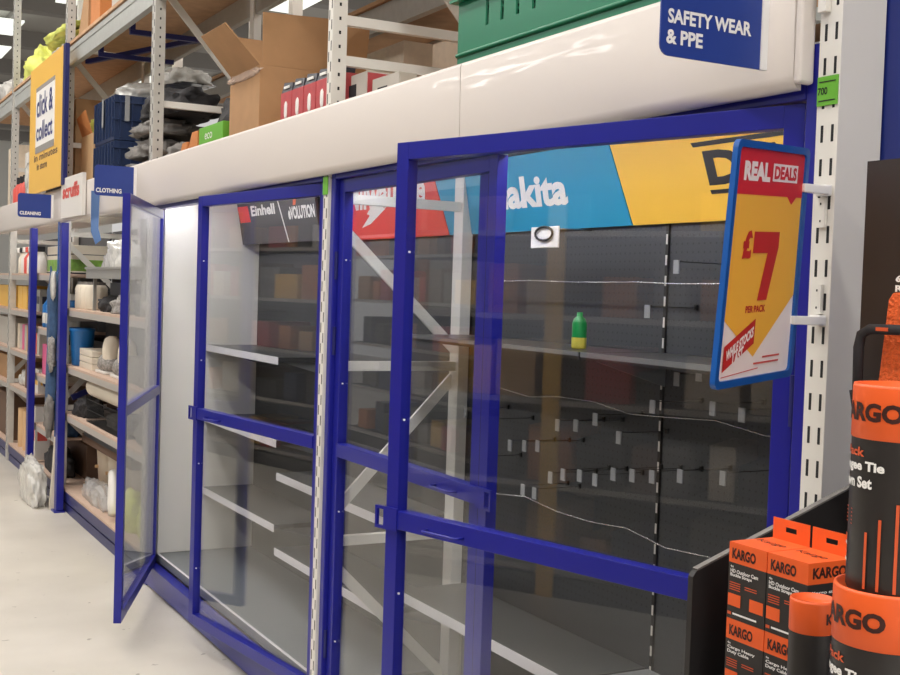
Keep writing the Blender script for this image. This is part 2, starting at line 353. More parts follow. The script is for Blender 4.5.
# ------------------------------------------------------------------ glass-door cabinets
DH, DZ = 1.905, .13
def door(parent, hinge_y, ang, side, w=1.175, bracket=True, x=1.70, mz=-.01):
    """side=+1: leaf runs from the hinge towards +Y; ang is the opening into the aisle"""
    d = bpy.data.objects.new('door', None); C.objects.link(d); d.parent = parent
    base = Vector(parent['_w'])
    d.location = Vector((x, hinge_y, DZ))-base; d.rotation_euler = (0, 0, ang*side); d['_w'] = (0, 0, 0)
    MZ = DH/2+mz; s = side; t = .045; dp = .034
    def bx(mb, y0, y1, z0, z1, m='blue', x0=0, x1=dp):
        a, b2 = sorted((y0*s, y1*s)); mb.box(x0, x1, a, b2, z0, z1, m)
    f = MB(); bx(f, 0, t, 0, DH); bx(f, w-t, w, 0, DH); bx(f, t, w-t, 0, t); bx(f, t, w-t, DH-t, DH)
    bx(f, t, w-t, MZ-.024, MZ+.024, x0=-.004)
    for z in (.25, .72, 1.18, 1.62):
        for yy in (t+.0005, w-t-.0005): f.cyl((dp*.35, yy*s-.003, z), (dp*.35, yy*s+.003, z), .0032, 'clip_white', 8)
    f.build('door_frame', d, .003)
    for z0, z1 in ((t-.004, MZ-.022), (MZ+.022, DH-t+.004)):
        g = MB(); bx(g, t-.006, w-t+.006, z0, z1, 'glass', .020, .026); g.build('glass_pane', d)
    h = MB(); zc = MZ-.006
    h.tube([(-.004, s*(w-.165), zc), (-.026, s*(w-.17), zc), (-.030, s*(w-.18), zc), (-.030, s*(w-.28), zc), (-.026, s*(w-.29), zc), (-.004, s*(w-.295), zc)], .0035, 'blue')
    h.build('door_handle', d)
    if bracket:
        k = MB(); y0, y1 = w-.006, w+.035
        bx(k, w-.05, w+.002, MZ-.03, MZ+.03, x0=-.008, x1=-.0005)
        bx(k, w, y1, MZ-.03, MZ-.022, x0=-.008, x1=.0); bx(k, w, y1, MZ+.022, MZ+.03, x0=-.008, x1=0); bx(k, y1-.008, y1, MZ-.022, MZ+.022, x0=-.008, x1=0)
        k.build('hasp', d)
    for z in (.18, 1.55, 1.28): MB().cyl((-.004, -.004*s, z), (-.004, -.004*s, z+.10), .008, 'blue_dark', 10).build('hinge', d)
    return d
def cabinet(name, label, y0, y1, far_panel):
    c = thing(name, label, 'cabinet', (2.0, (y0+y1)/2, 0))
    f = MB(); t = .035
    for y in (y0, y1-t): f.box(1.682, 1.735, y, y+t, .0, 2.14, 'blue')
    f.box(1.682, 1.735, y0+t, y1-t, 2.038, 2.14, 'blue')  # header raised unseen behind the fascia, added to block lamp light leaks
    f.build('door_surround', c, .003)
    MB().box(1.68, 1.735, y0+t, y1-t, .012, .125, 'blue').box(1.70, 1.73, y0+t, y1-t, 0, .012, 'rubber_or_shade').build('kerb_rail', c, .004)  # dark strip at the floor paints the shadow gap below the kerb
    MB().box(1.738, 2.272, y0+.02, y1-.02, .13, .17, 'deck_grey').box(1.7385, 1.752, y0+.02, y1-.02, .155, .1715, 'shelf_edge').build('base_deck', c, .002)
    ym = (y0+y1)/2
    for a, b2 in ((y0+.005, ym-.008), (ym+.008, y1-.005)):
        MB().box(2.28, 2.292, a, b2, .13, 2.144, 'pegboard').build('back_panel', c)
    u = MB().box(2.274, 2.29, ym-.006, ym+.006, .17, 2.144, 'tray_black'); z = .2
    while z < 2.09: u.box(2.2725, 2.276, ym-.0035, ym+.0035, z, z+.03, 'white'); z += .062
    u.build('back_upright', c)
    MB().box(1.742, 2.272, y0+.02, y1-.02, 2.145, 2.16, 'panel_white').build('bounce_panel', c)  # unseen white panel, added to bounce light down into the cabinet
    MB().box(1.76, 1.80, y0+.06, y1-.06, 2.085, 2.10, 'lamp').box(1.755, 1.805, y0+.06, y1-.06, 2.1005, 2.1445, 'panel_white').build('light_strip', c)
    if not far_panel: MB().box(1.7385, 2.272, y0+.001, y0+.013, .172, 2.144, 'panel_white').build('side_panel', c)  # near end panel, added to block the bright lamp strip from view
    if far_panel:
        p = MB().box(1.742, 2.278, y1-.03, y1-.012, .172, 2.144, 'panel_white')
        for z in (1.33, 1.345, .62): p.box(1.93, 1.934, y1-.0306, y1-.029, z, z+.004, 'slot_dark')
        p.build('side_panel', c)
    return c
cabA = cabinet('display_cabinet', 'near blue display cabinet with empty black pegboard, its right glass door swung open', 1.668, 4.0155, False)
cabB = cabinet('display_cabinet', 'far blue display cabinet with a white inner side panel, its left glass door standing open', 4.0645, 6.484, True)
dA = door(cabA, 3.978, 0, -1, bracket=True, w=1.10)
MB().box(.012, .030, -(1.10-.0455), -(1.10-.115), .046, 1.858, 'blue').box(.0115, .012, -(1.10-.062), -(1.10-.066), .05, 1.855, 'slot_dark').build('reflection_strip', dA)  # blue strip added in place of a stile's reflection in the open door glass
door(cabA, 1.722, R(15.9), 1, mz=-.036)
door(cabB, 4.104, R(7.1), 1, w=1.14)
door(cabB, 6.446, R(22.0), -1, bracket=False, w=1.21)
def shelf(c, y0, y1, z, x0=1.985, bracket=True, em='shelf_edge', eh=.034, sm='shelf_dark'):
    s_ = MB().box(x0, 2.272, y0, y1, z-.022, z, sm).build('shelf', c)
    MB().box(x0-.004, x0, y0, y1, z-eh, z+.001, em).build('shelf_edge', s_)
    if bracket:
        b2 = MB()
        for y in (y0+.02, y1-.03): b2.prism([(2.27, y, z-.024), (x0+.03, y, z-.024), (2.27, y, z-.10)], (0, .006, 0), 'shelf_steel')
        b2.build('shelf_bracket', s_)
shelf(cabB, 5.315, 6.465, 1.315); shelf(cabB, 5.315, 6.465, .925); shelf(cabB, 5.315, 6.465, .525)
shelf(cabB, 4.12, 5.295, .775); shelf(cabB, 4.12, 5.295, .42)
shelf(cabA, 1.69, 2.85, .53, sm='shelf_steel'); shelf(cabA, 2.862, 3.99, .53)
shelf(cabA, 1.69, 2.85, 1.488, em='shelf_steel', eh=.014); shelf(cabA, 2.862, 3.99, 1.488, bracket=False, em='shelf_steel', eh=.012)
# steel security cables slung along the pegboard
for pts, lb in (([(2.2, 1.75+k*.19, 1.312+.012*math.sin(k*1.9)) for k in range(12)], 'thin steel cable strung across pegboard just below the upper shelf'),
                ([(2.2, 1.75+k*.19, .945+.012*math.sin(k*2.3)) for k in range(12)], 'thin steel cable strung low across pegboard near the ticket hooks'),
                ([(2.2, 1.75+k*.19, 1.695+.002*math.sin(k*2.3)) for k in range(12)], 'thin straight steel cable strung high across pegboard under the banners')):
    mb = MB().tube(pts, .0022, 'wire', 6)
    for p in (pts[0], pts[-1]): mb.tube([p, (2.28, p[1], p[2])], .003, 'wire', 6)
    single(mb, 'security_cable', lb, 'cable')
# pegboard hooks with ticket holders
HK = [(3.41,1.14),(3.32,1.15),(3.24,1.16),(3.16,1.07),(3.09,1.09),(3.00,1.10),(2.92,1.10),(2.83,1.13),(2.74,1.14),(2.65,1.15),(2.53,1.17),(2.36,1.19),(3.32,1.005),(3.25,1.005),(3.13,1.24),(3.03,1.25),(2.93,1.28),(2.81,1.24),(2.66,1.345),(2.56,1.43),(2.47,1.45),(2.41,1.365),(2.30,1.36),(2.70,1.61),(2.58,1.735)]
HK += [(3.55,1.2),(3.72,1.22),(3.62,1.06)]
hook0 = None
def hook_lab(y, z):
    if z > 1.55: return 'pegboard hook with pale ticket above the upper shelf, %s the slotted seam' % ('left of' if y > 2.63 else 'right of')
    return 'black wire pegboard hook holding a small pale price ticket below the upper shelf'
for y, z in HK:
    if hook0 is None:
        hook0 = thing('pegboard_hook', hook_lab(y, z), 'hook', (2.278, y, z), 'empty hooks with price tickets on the pegboard')
        MB().tube([(2.278, y, z+.018), (2.25, y, z+.016), (2.12, y, z+.017), (2.105, y, z+.02)], .0012, 'wire_black', 6).box(2.272, 2.279, y-.005, y+.005, z+.01, z+.025, 'wire_black').build('hook_wire', hook0)
        MB().box(2.098, 2.1015, y-.011, y+.011, z-.016, z+.021, 'ticket').build('price_ticket', hook0)
        kids = list(hook0.children); o = hook0
        HP = (y, z)
    else:
        o = hook0.copy(); C.objects.link(o); o.location = (2.278, y, z); o['label'] = hook_lab(y, z)
        if z > 1.55: del o['group']
        for ch in kids:
            c = ch.copy(); C.objects.link(c); c.parent = o
# white tag with a coiled black cable, under the teal banner
t = thing('security_tag', 'white tag card with coiled black cable hanging beneath the teal banner', 'tag', (2.27, 3.24, 1.80))
MB().box(2.10, 2.106, 3.165, 3.325, 1.80, 1.868, 'clip_white').build('tag_card', t, .002)
MB().tube([(2.094, 3.24+.05*math.cos(a), 1.845+.022*math.sin(a)) for a in [k*.4 for k in range(24)]], .004, 'wire_black', 6).build('coiled_cable', t)
MB().tube([(2.105, 3.24, 1.86), (2.2, 3.24, 1.865), (2.279, 3.24, 1.865)], .003, 'wire', 6).build('tag_hook', t)
# bottle left on the upper shelf
t = thing('spray_bottle', 'small green bottle with yellow base left on the upper shelf', 'bottle', (2.1, 3.03, 1.488))
MB().lathe((2.1, 3.03, 1.488), [(0, .0), (.021, .001), (.023, .006), (.023, .035)], 'bottle_yellow').build('base_band', t)
MB().lathe((2.1, 3.03, 1.488), [(.0225, .034), (.0225, .078), (.018, .092), (.009, .10), (.009, .112), (0, .1125)], 'bottle_green').build('bottle_body', t)
# ------------------------------------------------------------------ brand panels along the top of the pegboard
BX = 0.
XB0, XB1, ZB0, ZB1 = 2.215, 2.262, 1.873, 2.135    # top leans out
def bpt(y, f): return Vector((BX+XB1+(XB0-XB1)*f, y, ZB0+(ZB1-ZB0)*f))
def banner(name, label, ya, yb, m, slant=.0):
    t = thing(name, label, 'banner', (2.26, (ya+yb)/2, ZB0))
    mb = MB(); P = [bpt(ya+slant, 1), bpt(yb+slant, 1), bpt(yb, 0), bpt(ya, 0)]
    mb.prism(P, (.012, 0, 0), m); return t, mb
def blet(mb, st, ya, yb, f0, f1, m, **k):
    e = Vector((-.0012, 0, 0)); return mb.text(st, lambda a, b2: bpt(ya+(yb-ya)*a, f0+(f1-f0)*b2)+e, m, **k)
def bpoly(mb, pts, m): mb.poly([bpt(y, f)+Vector((-.0013, 0, 0)) for y, f in pts], m)
t, mb = banner('header_banner', 'yellow brand banner with black block lettering above the pegboard', 2.995, 1.72, 'brand_yellow', .08)
blet(mb, 'DEWALT', 2.645, 1.78, .37, .74, 'black_print', bold=.045, shear=-.12)
bpoly(mb, [(2.68, .79), (1.80, .79), (1.80, .84), (2.69, .84)], 'black_print'); bpoly(mb, [(2.62, .28), (1.76, .28), (1.76, .325), (2.625, .325)], 'black_print')
mb.build('brand_panel', t)
t, mb = banner('header_banner', 'teal blue brand banner with white lettering above the pegboard', 4.18, 3.0, 'brand_teal', .08)
blet(mb, 'makita', 3.86, 3.33, .30, .72, 'white_print', bold=.04)
mb.build('brand_panel', t)
t, mb = banner('header_banner', 'red brand banner with white script and lightning bolt, left of the teal one', 5.30, 4.185, 'brand_red', .08)
blet(mb, 'Milwaukee', 5.14, 4.34, .50, 1.0, 'white_print', bold=.03, shear=.3)
bpoly(mb, [(5.0, .20), (4.90, .40), (4.93, .43), (4.80, .68), (4.69, .76), (4.77, .52), (4.73, .49), (4.90, .26)], 'white_print')
mb.build('brand_panel', t)
BX = -.085
t, mb = banner('header_banner', 'dark grey banner with two white brand names at the far end of the row', 6.44, 5.31, 'brand_dark', .0)
bpoly(mb, [(6.42, .45), (6.25, .45), (6.27, .78), (6.44, .78)], 'brand_red'); blet(mb, 'E', 6.39, 6.29, .53, .72, 'white_print', bold=.04)
blet(mb, 'Einhell', 6.225, 5.86, .56, .77, 'white_print', bold=.035)
bpoly(mb, [(5.73, 0), (5.715, 0), (5.815, 1), (5.83, 1)], 'white_print')
blet(mb, 'eVOLUTION', 5.68, 5.33, .42, .66, 'white_print', bold=.045)
bpoly(mb, [(5.60, .68), (5.565, .68), (5.53, .86), (5.58, .86)], 'orange')
mb.build('brand_panel', t)
BX = 0.
# ------------------------------------------------------------------ white slotted column at the right
col = thing('slotted_column', 'white slotted steel column at the right end of the cabinets', 'column', (1.72, 1.62, 0))
mb = MB().box(1.675, 1.788, 1.613, 1.667, 0, 3.1, 'post_white')
z = .2
while z < 3.0:
    mb.box(1.6742, 1.676, 1.648, 1.6545, z, z+.032, 'slot_dark'); mb.box(1.6742, 1.676, 1.6225, 1.629, z, z+.032, 'slot_dark'); z += .0625
mb.build('column_body', col, .004)
MB().box(1.672, 1.6745, 1.615, 1.665, 2.018, 2.072, 'label_green').text('700', flat((1.6715, 1.663, 2.038), (0, -.024, 0), (0, 0, .014)), 'black_print', bold=.02)\
    .box(1.6712, 1.672, 1.62, 1.66, 2.026, 2.028, 'black_print').box(1.6712, 1.672, 1.62, 1.66, 2.061, 2.063, 'black_print').build('green_label', col)['label'] = 'green printed number label'
MB().box(1.661, 1.6745, 1.642, 1.662, 2.19, 2.26, 'post_white').build('clip_plate', col, .001)
# green label on the slotted post between the cabinets
single(MB().box(1.6685, 1.6715, 4.018, 4.062, 1.985, 2.05, 'label_green'), 'green_label', 'green label stuck at the top of the slotted post between the two cabinets', 'label')
# navy panel further right
single(MB().box(1.792, 1.81, .2, 1.655, 0, 3.0, 'navy'), 'back_panel', 'navy blue panel behind the white column at the right edge', 'panel')
# ------------------------------------------------------------------ price sign
O = Vector((1.329, 1.537, 1.501)); TL = Vector((1.366, 1.543, 1.920)); BR = Vector((1.589, 1.626, 1.517)); TR = Vector((1.617, 1.632, 1.932))
Nn = (BR-O).cross(TL-O).normalized()
if Nn.y > 0: Nn = -Nn
sign = thing('price_sign', 'blue framed price poster with a big red 7 clipped to the white column', 'sign', tuple(O))
def sp_(u, v, h=0.): return O*(1-u)*(1-v)+BR*u*(1-v)+TL*(1-u)*v+TR*u*v+Nn*h
mb = MB()
bu, bv = .042, .030
def round_rect(u0, u1, v0, v1, r, rv, n=5):
    P = []
    for cu_, cv, a0 in ((u1-r, v1-rv, 0), (u0+r, v1-rv, 90), (u0+r, v0+rv, 180), (u1-r, v0+rv, 270)):
        for k in range(n+1): a = R(a0+90*k/n); P.append((cu_+r*math.cos(a), cv+rv*math.sin(a)))
    return P
outer = round_rect(0, 1, 0, 1, .05, .035); inner = round_rect(bu, 1-bu, bv, 1-bv, .03, .02); n = len(outer)
H = .010
vs = [sp_(u, v, 0) for u, v in outer]+[sp_(u, v, H) for u, v in outer]+[sp_(u, v, H) for u, v in inner]+[sp_(u, v, .004) for u, v in inner]
fs = [tuple(range(n))]
for i in range(n):
    j = (i+1) % n; fs += [(i, j, n+j, n+i), (n+i, n+j, 2*n+j, 2*n+i), (2*n+i, 2*n+j, 3*n+j, 3*n+i)]
mb.add(vs, fs, 'frame_blue'); mb.build('poster_frame', sign)
mb = MB()
def pq(u, v): return u*.916+.042, v*.94+.030
def sy(pts, m, h): mb.poly([sp_(*pq(u, v), h) for u, v in pts], m)
def st_(s, u0, u1, v0, v1, m, h=.0062, **k): mb.text(s, lambda a, b2: sp_(*pq(u0+(u1-u0)*a, v0+(v1-v0)*b2), h), m, **k)
sy([(0, 0), (1, 0), (1, 1), (0, 1)], 'poster_white', .0045)
sy([(0, .84), (0, .27), (.47, .085), (1, .35), (1, .84)], 'poster_yellow', .005)
sy([(0, 1), (0, .80), (.77, .80), (.84, .765), (.91, .80), (1, .80), (1, 1)], 'poster_red', .0055)
st_('REAL', .10, .48, .86, .945, 'poster_white', bold=.06)
sy([(.52, .865), (.90, .865), (.90, .945), (.52, .945)], 'poster_white', .006)
st_('DEALS', .54, .88, .875, .935, 'poster_red', h=.0066, bold=.045)
st_('£', .18, .31, .52, .645, 'red_print', bold=.06)
sy([(.33, .64), (.70, .64), (.70, .57), (.585, .335), (.45, .335), (.545, .545), (.33, .545)], 'red_print', .006)
st_('PER PACK', .30, .58, .283, .314, 'red_print', bold=.03)
sy([(.06, .035), (.06, .145), (.46, .255), (.46, .145)], 'red_print', .006)
mb.text('WHILE STOCKS', lambda a, b2: sp_(*pq(.09+.35*a, .08+.047*b2+.35*a*.275), .0066), 'poster_white', bold=.05)
mb.text('LAST', lambda a, b2: sp_(*pq(.18+.14*a, .055+.05*b2+.14*a*.275), .0066), 'poster_white', bold=.05)
for k, (a, b2) in enumerate(((.6, .85), (.48, .84))): sy([(a, .075-.025*k), (b2, .075-.025*k), (b2, .083-.025*k), (a, .083-.025*k)], 'rust_red', .006)
sy([(.05, .012), (.55, .03), (.55, .034), (.05, .016)], 'rust_red', .006)
mb.build('poster', sign)
for v in (.825, .245):
    p = sp_(1, v)
    MB().box(p.x-.010, 1.665, p.y-.016, p.y-.004, p.z-.008, p.z+.008, 'clip_white').box(1.655, 1.6742, 1.618, 1.644, p.z-.010, p.z+.010, 'clip_white').build('clip', sign, .002)
    z0 = p.z-.068 if v > .5 else p.z+.012
    MB().box(1.667, 1.6742, 1.629, 1.647, z0, z0+.055, 'post_white').box(1.6664, 1.6675, 1.637, 1.640, z0+.01, z0+.014, 'slot_dark').box(1.6664, 1.6675, 1.637, 1.640, z0+.042, z0+.046, 'slot_dark').build('clip_plate', sign)
# ------------------------------------------------------------------ projecting signs
def flag(x0, x1, y, z0, z1, lines, label, tz, tx=.06, hgt=.03):
    t = thing('projecting_sign', label, 'sign', (x1, y, z0))
    P = []; r = .02; n = 4
    for cx, cz, a0 in ((x0+r, z1-r, 90), (x0+r, z0+r, 180)):
        for k in range(n+1): a = R(a0+90*k/n); P.append((cx+r*math.cos(a), cz+r*math.sin(a)))
    P += [(x1, z0), (x1, z1)]
    mb = MB().prism([(a, y, b2) for a, b2 in P], (0, .004, 0), 'sign_blue')
    for s, u0, u1, v0, v1 in lines: mb.text(s, flat((x0+(x1-x0)*u0, y-.0012, z0+(z1-z0)*v0), ((x1-x0)*(u1-u0), 0, 0), (0, 0, (z1-z0)*(v1-v0))), 'white_print', bold=.035)
    mb.build('sign_plate', t)
    MB().box(x1-.004, x1+.012, y-.003, y+.007, z0, z1, 'clip_white').build('sign_holder', t)
    return t
flag(1.355, 1.596, 1.735, 2.088, 2.30, [('SAFETY WEAR', .06, .88, .275, .40), ('& PPE', .05, .40, .10, .225)], 'large blue projecting sign lettered SAFETY WEAR & PPE, on the near fascia', 0)
flag(1.398, 1.612, 6.62, 2.107, 2.272, [('CLOTHING', .04, .68, .10, .25)], 'blue projecting sign lettered CLOTHING, above the open far door', 0)
flag(1.378, 1.612, 9.05, 2.085, 2.255, [('CLEANING', .06, .68, .10, .25)], 'blue projecting sign lettered CLEANING, furthest along the fascia', 0)
# blue strap hanging below the clothing sign
single(MB().prism([(1.588, 7.6, 2.20), (1.639, 7.6, 2.20), (1.636, 7.6, 1.97), (1.655, 7.6, 1.90), (1.62, 7.6, 1.87), (1.59, 7.6, 1.95)], (0, .006, 0), 'strip_blue'),
       'hanging_strip', 'narrow faded blue strip dangling from the fascia left of the CLOTHING sign', 'strip')
# white board with red lettering on the fascia
mb = MB().box(1.612, 1.637, 8.0, 8.70, 2.07, 2.345, 'white').text('scruffs', flat((1.6105, 8.64, 2.20), (0, -.56, 0), (0, 0, .10)), 'rust_red', bold=.05)
single(mb, 'brand_board', 'white board with red lettering mounted on the fascia beside the yellow board', 'sign', bevel=.002)
# yellow click & collect board
t = thing('hanging_board', 'tall yellow click & collect board with navy edge standing above the fascia', 'sign', (1.6, 9.3, 2.3))
mb = MB().box(1.60, 1.615, 8.66, 9.98, 2.301, 3.27, 'sign_yellow').box(1.6002, 1.628, 8.58, 8.66, 2.301, 3.27, 'blue_dark')
mb.box(1.598, 1.6, 8.94, 9.70, 2.62, 3.09, 'white_print').box(1.597, 1.5985, 8.94, 9.70, 2.60, 2.65, 'ceiling_dark').box(1.597, 1.5985, 8.94, 9.70, 3.07, 3.10, 'ceiling_dark')
mb.text('click &', flat((1.5965, 9.66, 2.87), (0, -.66, 0), (0, 0, .17)), 'navy', bold=.02).text('collect', flat((1.5965, 9.66, 2.69), (0, -.66, 0), (0, 0, .14)), 'navy', bold=.02)
mb.text('in minutes', flat((1.5985, 9.75, 2.54), (0, -.95, 0), (0, 0, .05)), 'brown', bold=.02).text('in store', flat((1.5985, 9.62, 2.47), (0, -.42, 0), (0, 0, .05)), 'brown', bold=.02)
mb.build('board', t)
# ------------------------------------------------------------------ display tray with boxed straps and tubes, near right
tray = thing('display_tray', 'black cardboard display tray with sloping side holding orange and black packs', 'tray', (1.45, 1.3, 1.02))
mb = MB().box(1.286, 1.668, .55, 1.53, 1.01, 1.027, 'tray_black')
mb.prism([(1.293, 1.515, 1.027), (1.668, 1.515, 1.027), (1.668, 1.515, 1.332), (1.300, 1.515, 1.205), (1.293, 1.515, 1.196)], (0, .012, 0), 'tray_black')
mb.box(1.655, 1.668, .55, 1.515, 1.027, 1.33, 'tray_black')
mb.bar((1.302, 1.521, 1.2075), (1.668, 1.521, 1.334), .012, .003, 'cloth_grey')
mb.build('tray_shell', tray)
mb = MB().box(.80, 1.28, .45, 1.03, 1.0, 1.016, 'tray_black').box(1.272, 1.28, .45, 1.03, 1.016, 1.03, 'tray_black')
for z in (1.16,): mb.box(.82, 1.06, .66, .95, 1.017, 1.173, 'tray_black')
mb.build('tray_step', tray)
mb = MB().box(.84, 1.66, .52, 1.45, 0, .97, 'charcoal').box(.79, 1.67, .44, 1.53, .97, .9995, 'charcoal').box(1.286, 1.66, .56, 1.5, 1.0, 1.0095, 'charcoal')
single(mb, 'display_plinth', 'charcoal plinth under the black display tray at the lower right', 'plinth')
BW, BD, BH = .0835, .09, .121
def strap_box(x, y1, z, label, grp, lines, tab=True):
    """front face looks into the aisle; y1 is the far corner"""
    t = thing('strap_box', label, 'box', (x+BD/2, y1-BW/2, z), grp)
    y0 = y1-BW; ob = z+BH*.735
    mb = MB().box(x, x+BD, y0, y1, z, ob, 'carton_black').box(x, x+BD, y0, y1, ob, z+BH, 'orange')
    F = lambda u0, u1, v0, v1: flat((x-.0006, y1-BW*u0, z+BH*v0), (0, -BW*(u1-u0), 0), (0, 0, BH*(v1-v0)))
    def bar(u0, u1, v0, v1, m): mb.quad(*[F(u0, u1, v0, v1)(a, b2) for a, b2 in ((0, 0), (0, 1), (1, 1), (1, 0))], m)
    mb.text('KARGO', F(.09, .72, .79, .93), 'kargo_print', bold=.04)
    mb.text(lines[0], F(.06, .80, .605, .655), 'white_print', bold=.03); mb.text(lines[1], F(.06, .64, .545, .60), 'white_print', bold=.03)
    mb.text('4m', F(.06, .14, .67, .70), 'white_print', bold=.02)
    for v in (.47, .44, .41, .38): bar(.05, .34, v, v+.012, 'orange_dim')
    for v in (.455, .425): bar(.46, .78, v, v+.012, 'orange_dim')
    bar(.02, .36, .17, .33, 'orange'); bar(.60, .96, .17, .33, 'orange')
    bar(.02, .12, .05, .09, 'orange_dim'); bar(.16, .80, .06, .085, 'white_print')
    S = lambda u0, u1, v0, v1: flat((x+BD*u0, y0-.0006, z+BH*v0), (BD*(u1-u0), 0, 0), (0, 0, BH*(v1-v0)))
    mb.text('KARGO', S(.10, .86, .80, .94), 'kargo_print', bold=.04); mb.text('Kargo straps', S(.1, .8, .60, .65), 'white_print', bold=.02)
    mb.text('Kargo', flat((x+BD*.45, y1-.01, z+BH+.0006), (0, -.06, 0), (.02, 0, 0)), 'kargo_print', bold=0.)
    mb.build('carton', t, .0008)
    if tab:
        zt = z+BH; h = .034; k = MB(); xx = x+BD
        a0, a1 = y0+.002, y1-.002; s0, s1 = (a0+a1)/2-.012, (a0+a1)/2+.012
        k.box(xx-.0012, xx, a0, a1, zt, zt+.014, 'orange').box(xx-.0012, xx, a0, a1, zt+.022, zt+h, 'orange')
        k.box(xx-.0012, xx, a0, s0, zt+.014, zt+.022, 'orange').box(xx-.0012, xx, s1, a1, zt+.014, zt+.022, 'orange')
        k.build('hang_tab', t)
    return t
L1 = ('HD Outdoor Cam', 'Buckle Straps'); L2 = ('Cargo Heavy', 'Duty Cable'); G = 'boxed straps in the display tray'
zt2 = 1.0275; zt1 = zt2+BH+.0005
yA = 1.441
strap_box(1.302, yA, zt1, 'orange and black strap box on the top row, beside the sloping tray side', None, L1)
strap_box(1.302, yA-BW-.002, zt1, 'orange and black strap box second from the sloping tray side, on the top row', None, L1)
strap_box(1.302, yA, zt2, 'orange and black strap box on the bottom row, underneath the far one', None, L2, False)
strap_box(1.302, yA-BW-.002, zt2, 'orange and black strap box on the bottom row, half hidden behind the small tube', None, L2, False)
strap_box(1.395, yA-BW-.002, zt1, 'strap box behind another on the top row, only its orange hang tab showing', None, L1)
strap_box(1.395, yA-BW-.002, zt2, 'strap box hidden at the back of the bottom row, under the tabbed one', None, L2, False)
def tube_pack(x, y, z, r, h, label, big=True, ang=171.):
    t = thing('bungee_tube', label, 'tube', (x, y, z))
    ob = h*.745; lip = h*.945
    MB().lathe((x, y, z), [(0, .0), (r*.96, 0), (r*.985, .003), (r*.985, ob)], 'carton_black', 48).build('tube_body', t)
    prof = [(r*.985, ob-.001), (r, ob), (r, h-.003), (r*.985, h), (r*.93, h), (r*.93, h-.004), (0, h-.0045)]
    c = MB().lathe((x, y, z), prof, 'orange', 48)
    def W(a0, a1, z0, z1, rr):      # wraps lettering round the tube, read from outside
        return lambda a, b2: Vector((x+rr*math.cos(R(a0+(a1-a0)*a)), y+rr*math.sin(R(a0+(a1-a0)*a)), z+z0+(z1-z0)*b2))
    c.text('KARGO', W(ang-52, ang+48, h*.825, h*.915, r+.0006), 'kargo_print', bold=.045, cut=40)
    c.text('Kargo', flat((x-r*.4, y+r*.3, z+h-.0040), (r*.3, -r*.7, 0), (r*.12, r*.06, 0)), 'orange_dim')
    c.build('tube_cap', t)
    p = MB()
    if big:
        rr = r*.985+.0008
        p.text('6-Pack', W(ang-52, ang+4, h*.655, h*.70, rr), 'orange_dim', bold=.03, cut=24)
        p.text('Bungee Tie', W(ang-52, ang+30, h*.575, h*.635, rr), 'white_print', bold=.04, cut=36)
        p.text('Down Set', W(ang-52, ang+16, h*.505, h*.56, rr), 'white_print', bold=.04, cut=30)
        for k, (a, zt) in enumerate(((10, .30), (26, .37), (44, .45))):
            f = W(ang+a, ang+a+3.4, h*.03, h*zt, rr+.0006); p.quad(f(0, 0), f(0, 1), f(1, 1), f(1, 0), 'orange_dim')
        for k in range(5):
            f = W(ang-40, ang-14, h*(.39-.018*k), h*(.396-.018*k), rr); p.quad(f(0, 0), f(0, 1), f(1, 1), f(1, 0), 'orange_dim')
        for k in range(4):
            f = W(ang-38, ang-26, h*(.25-.04*k), h*(.265-.04*k), rr); p.quad(f(0, 0), f(0, 1), f(1, 1), f(1, 0), 'white_print' if k % 2 else 'orange_dim')
        p.build('tube_print', t)
    return t
tube_pack(.930, .803, 1.1735, .052, .2075, 'large orange and black tube carrying another tube on its lid')
tube_pack(.936, .798, 1.3768, .0495, .1985, 'large orange and black tube standing on top of another tube')
tube_pack(1.033, 1.0, 1.1675, .026, .1435, 'small slim orange and black tube in front of the strap boxes', big=False, ang=312)
single(MB().box(1.0, 1.062, .965, 1.025, 1.0165, 1.167, 'tray_black'), 'tube_riser', 'black riser block under the small tube', 'block')
# hanging black card pack and orange webbing
t = thing('hanging_card', 'tall black product card hanging beside the white column', 'card', (1.62, 1.4, 1.5))
mb = MB().box(1.60, 1.615, 1.25, 1.470, 1.335, 1.895, 'card_black')
for k, s in enumerate(('6M', 'Ratchet')):
    mb.text(s, flat((1.5992, 1.398, 1.690-.016*k), (0, -.03 if k == 0 else -.075, 0), (0, 0, .011)), 'white_print', bold=.04)
mb.build('card', t, .002)
MB().tube([(1.615, 1.40, 1.87), (1.70, 1.40, 1.87), (1.791, 1.40, 1.87)], .003, 'wire', 6).build('hook_wire', t)
t = thing('ratchet_strap', 'orange webbing strap with a black ratchet handle in front of the black card', 'strap', (1.55, 1.33, 1.4))
mb = MB()
mb.prism([(1.57, 1.402, 1.40), (1.57, 1.40, 1.52), (1.57, 1.386, 1.66), (1.57, 1.378, 1.672), (1.57, 1.28, 1.675), (1.57, 1.27, 1.40)], (.022, 0, 0), 'orange_web')
mb.build('webbing', t, .003)
MB().tube([(1.552, 1.425, 1.50), (1.552, 1.427, 1.58), (1.552, 1.422, 1.602), (1.552, 1.405, 1.611), (1.552, 1.35, 1.612), (1.552, 1.27, 1.611)], .0085, 'rubber_or_shade', 12)\
    .box(1.5432, 1.5442, 1.36, 1.385, 1.609, 1.615, 'orange_dim').build('ratchet_handle', t)
MB().bar((1.552, 1.425, 1.51), (1.552, 1.40, 1.41), .016, .022, 'rubber_or_shade').bar((1.57, 1.43, 1.43), (1.57, 1.29, 1.43), .02, .03, 'rubber_or_shade').build('ratchet_body', t)
# ------------------------------------------------------------------ stock on the deck above the cabinets (deck top 2.26)
ZD = 2.261
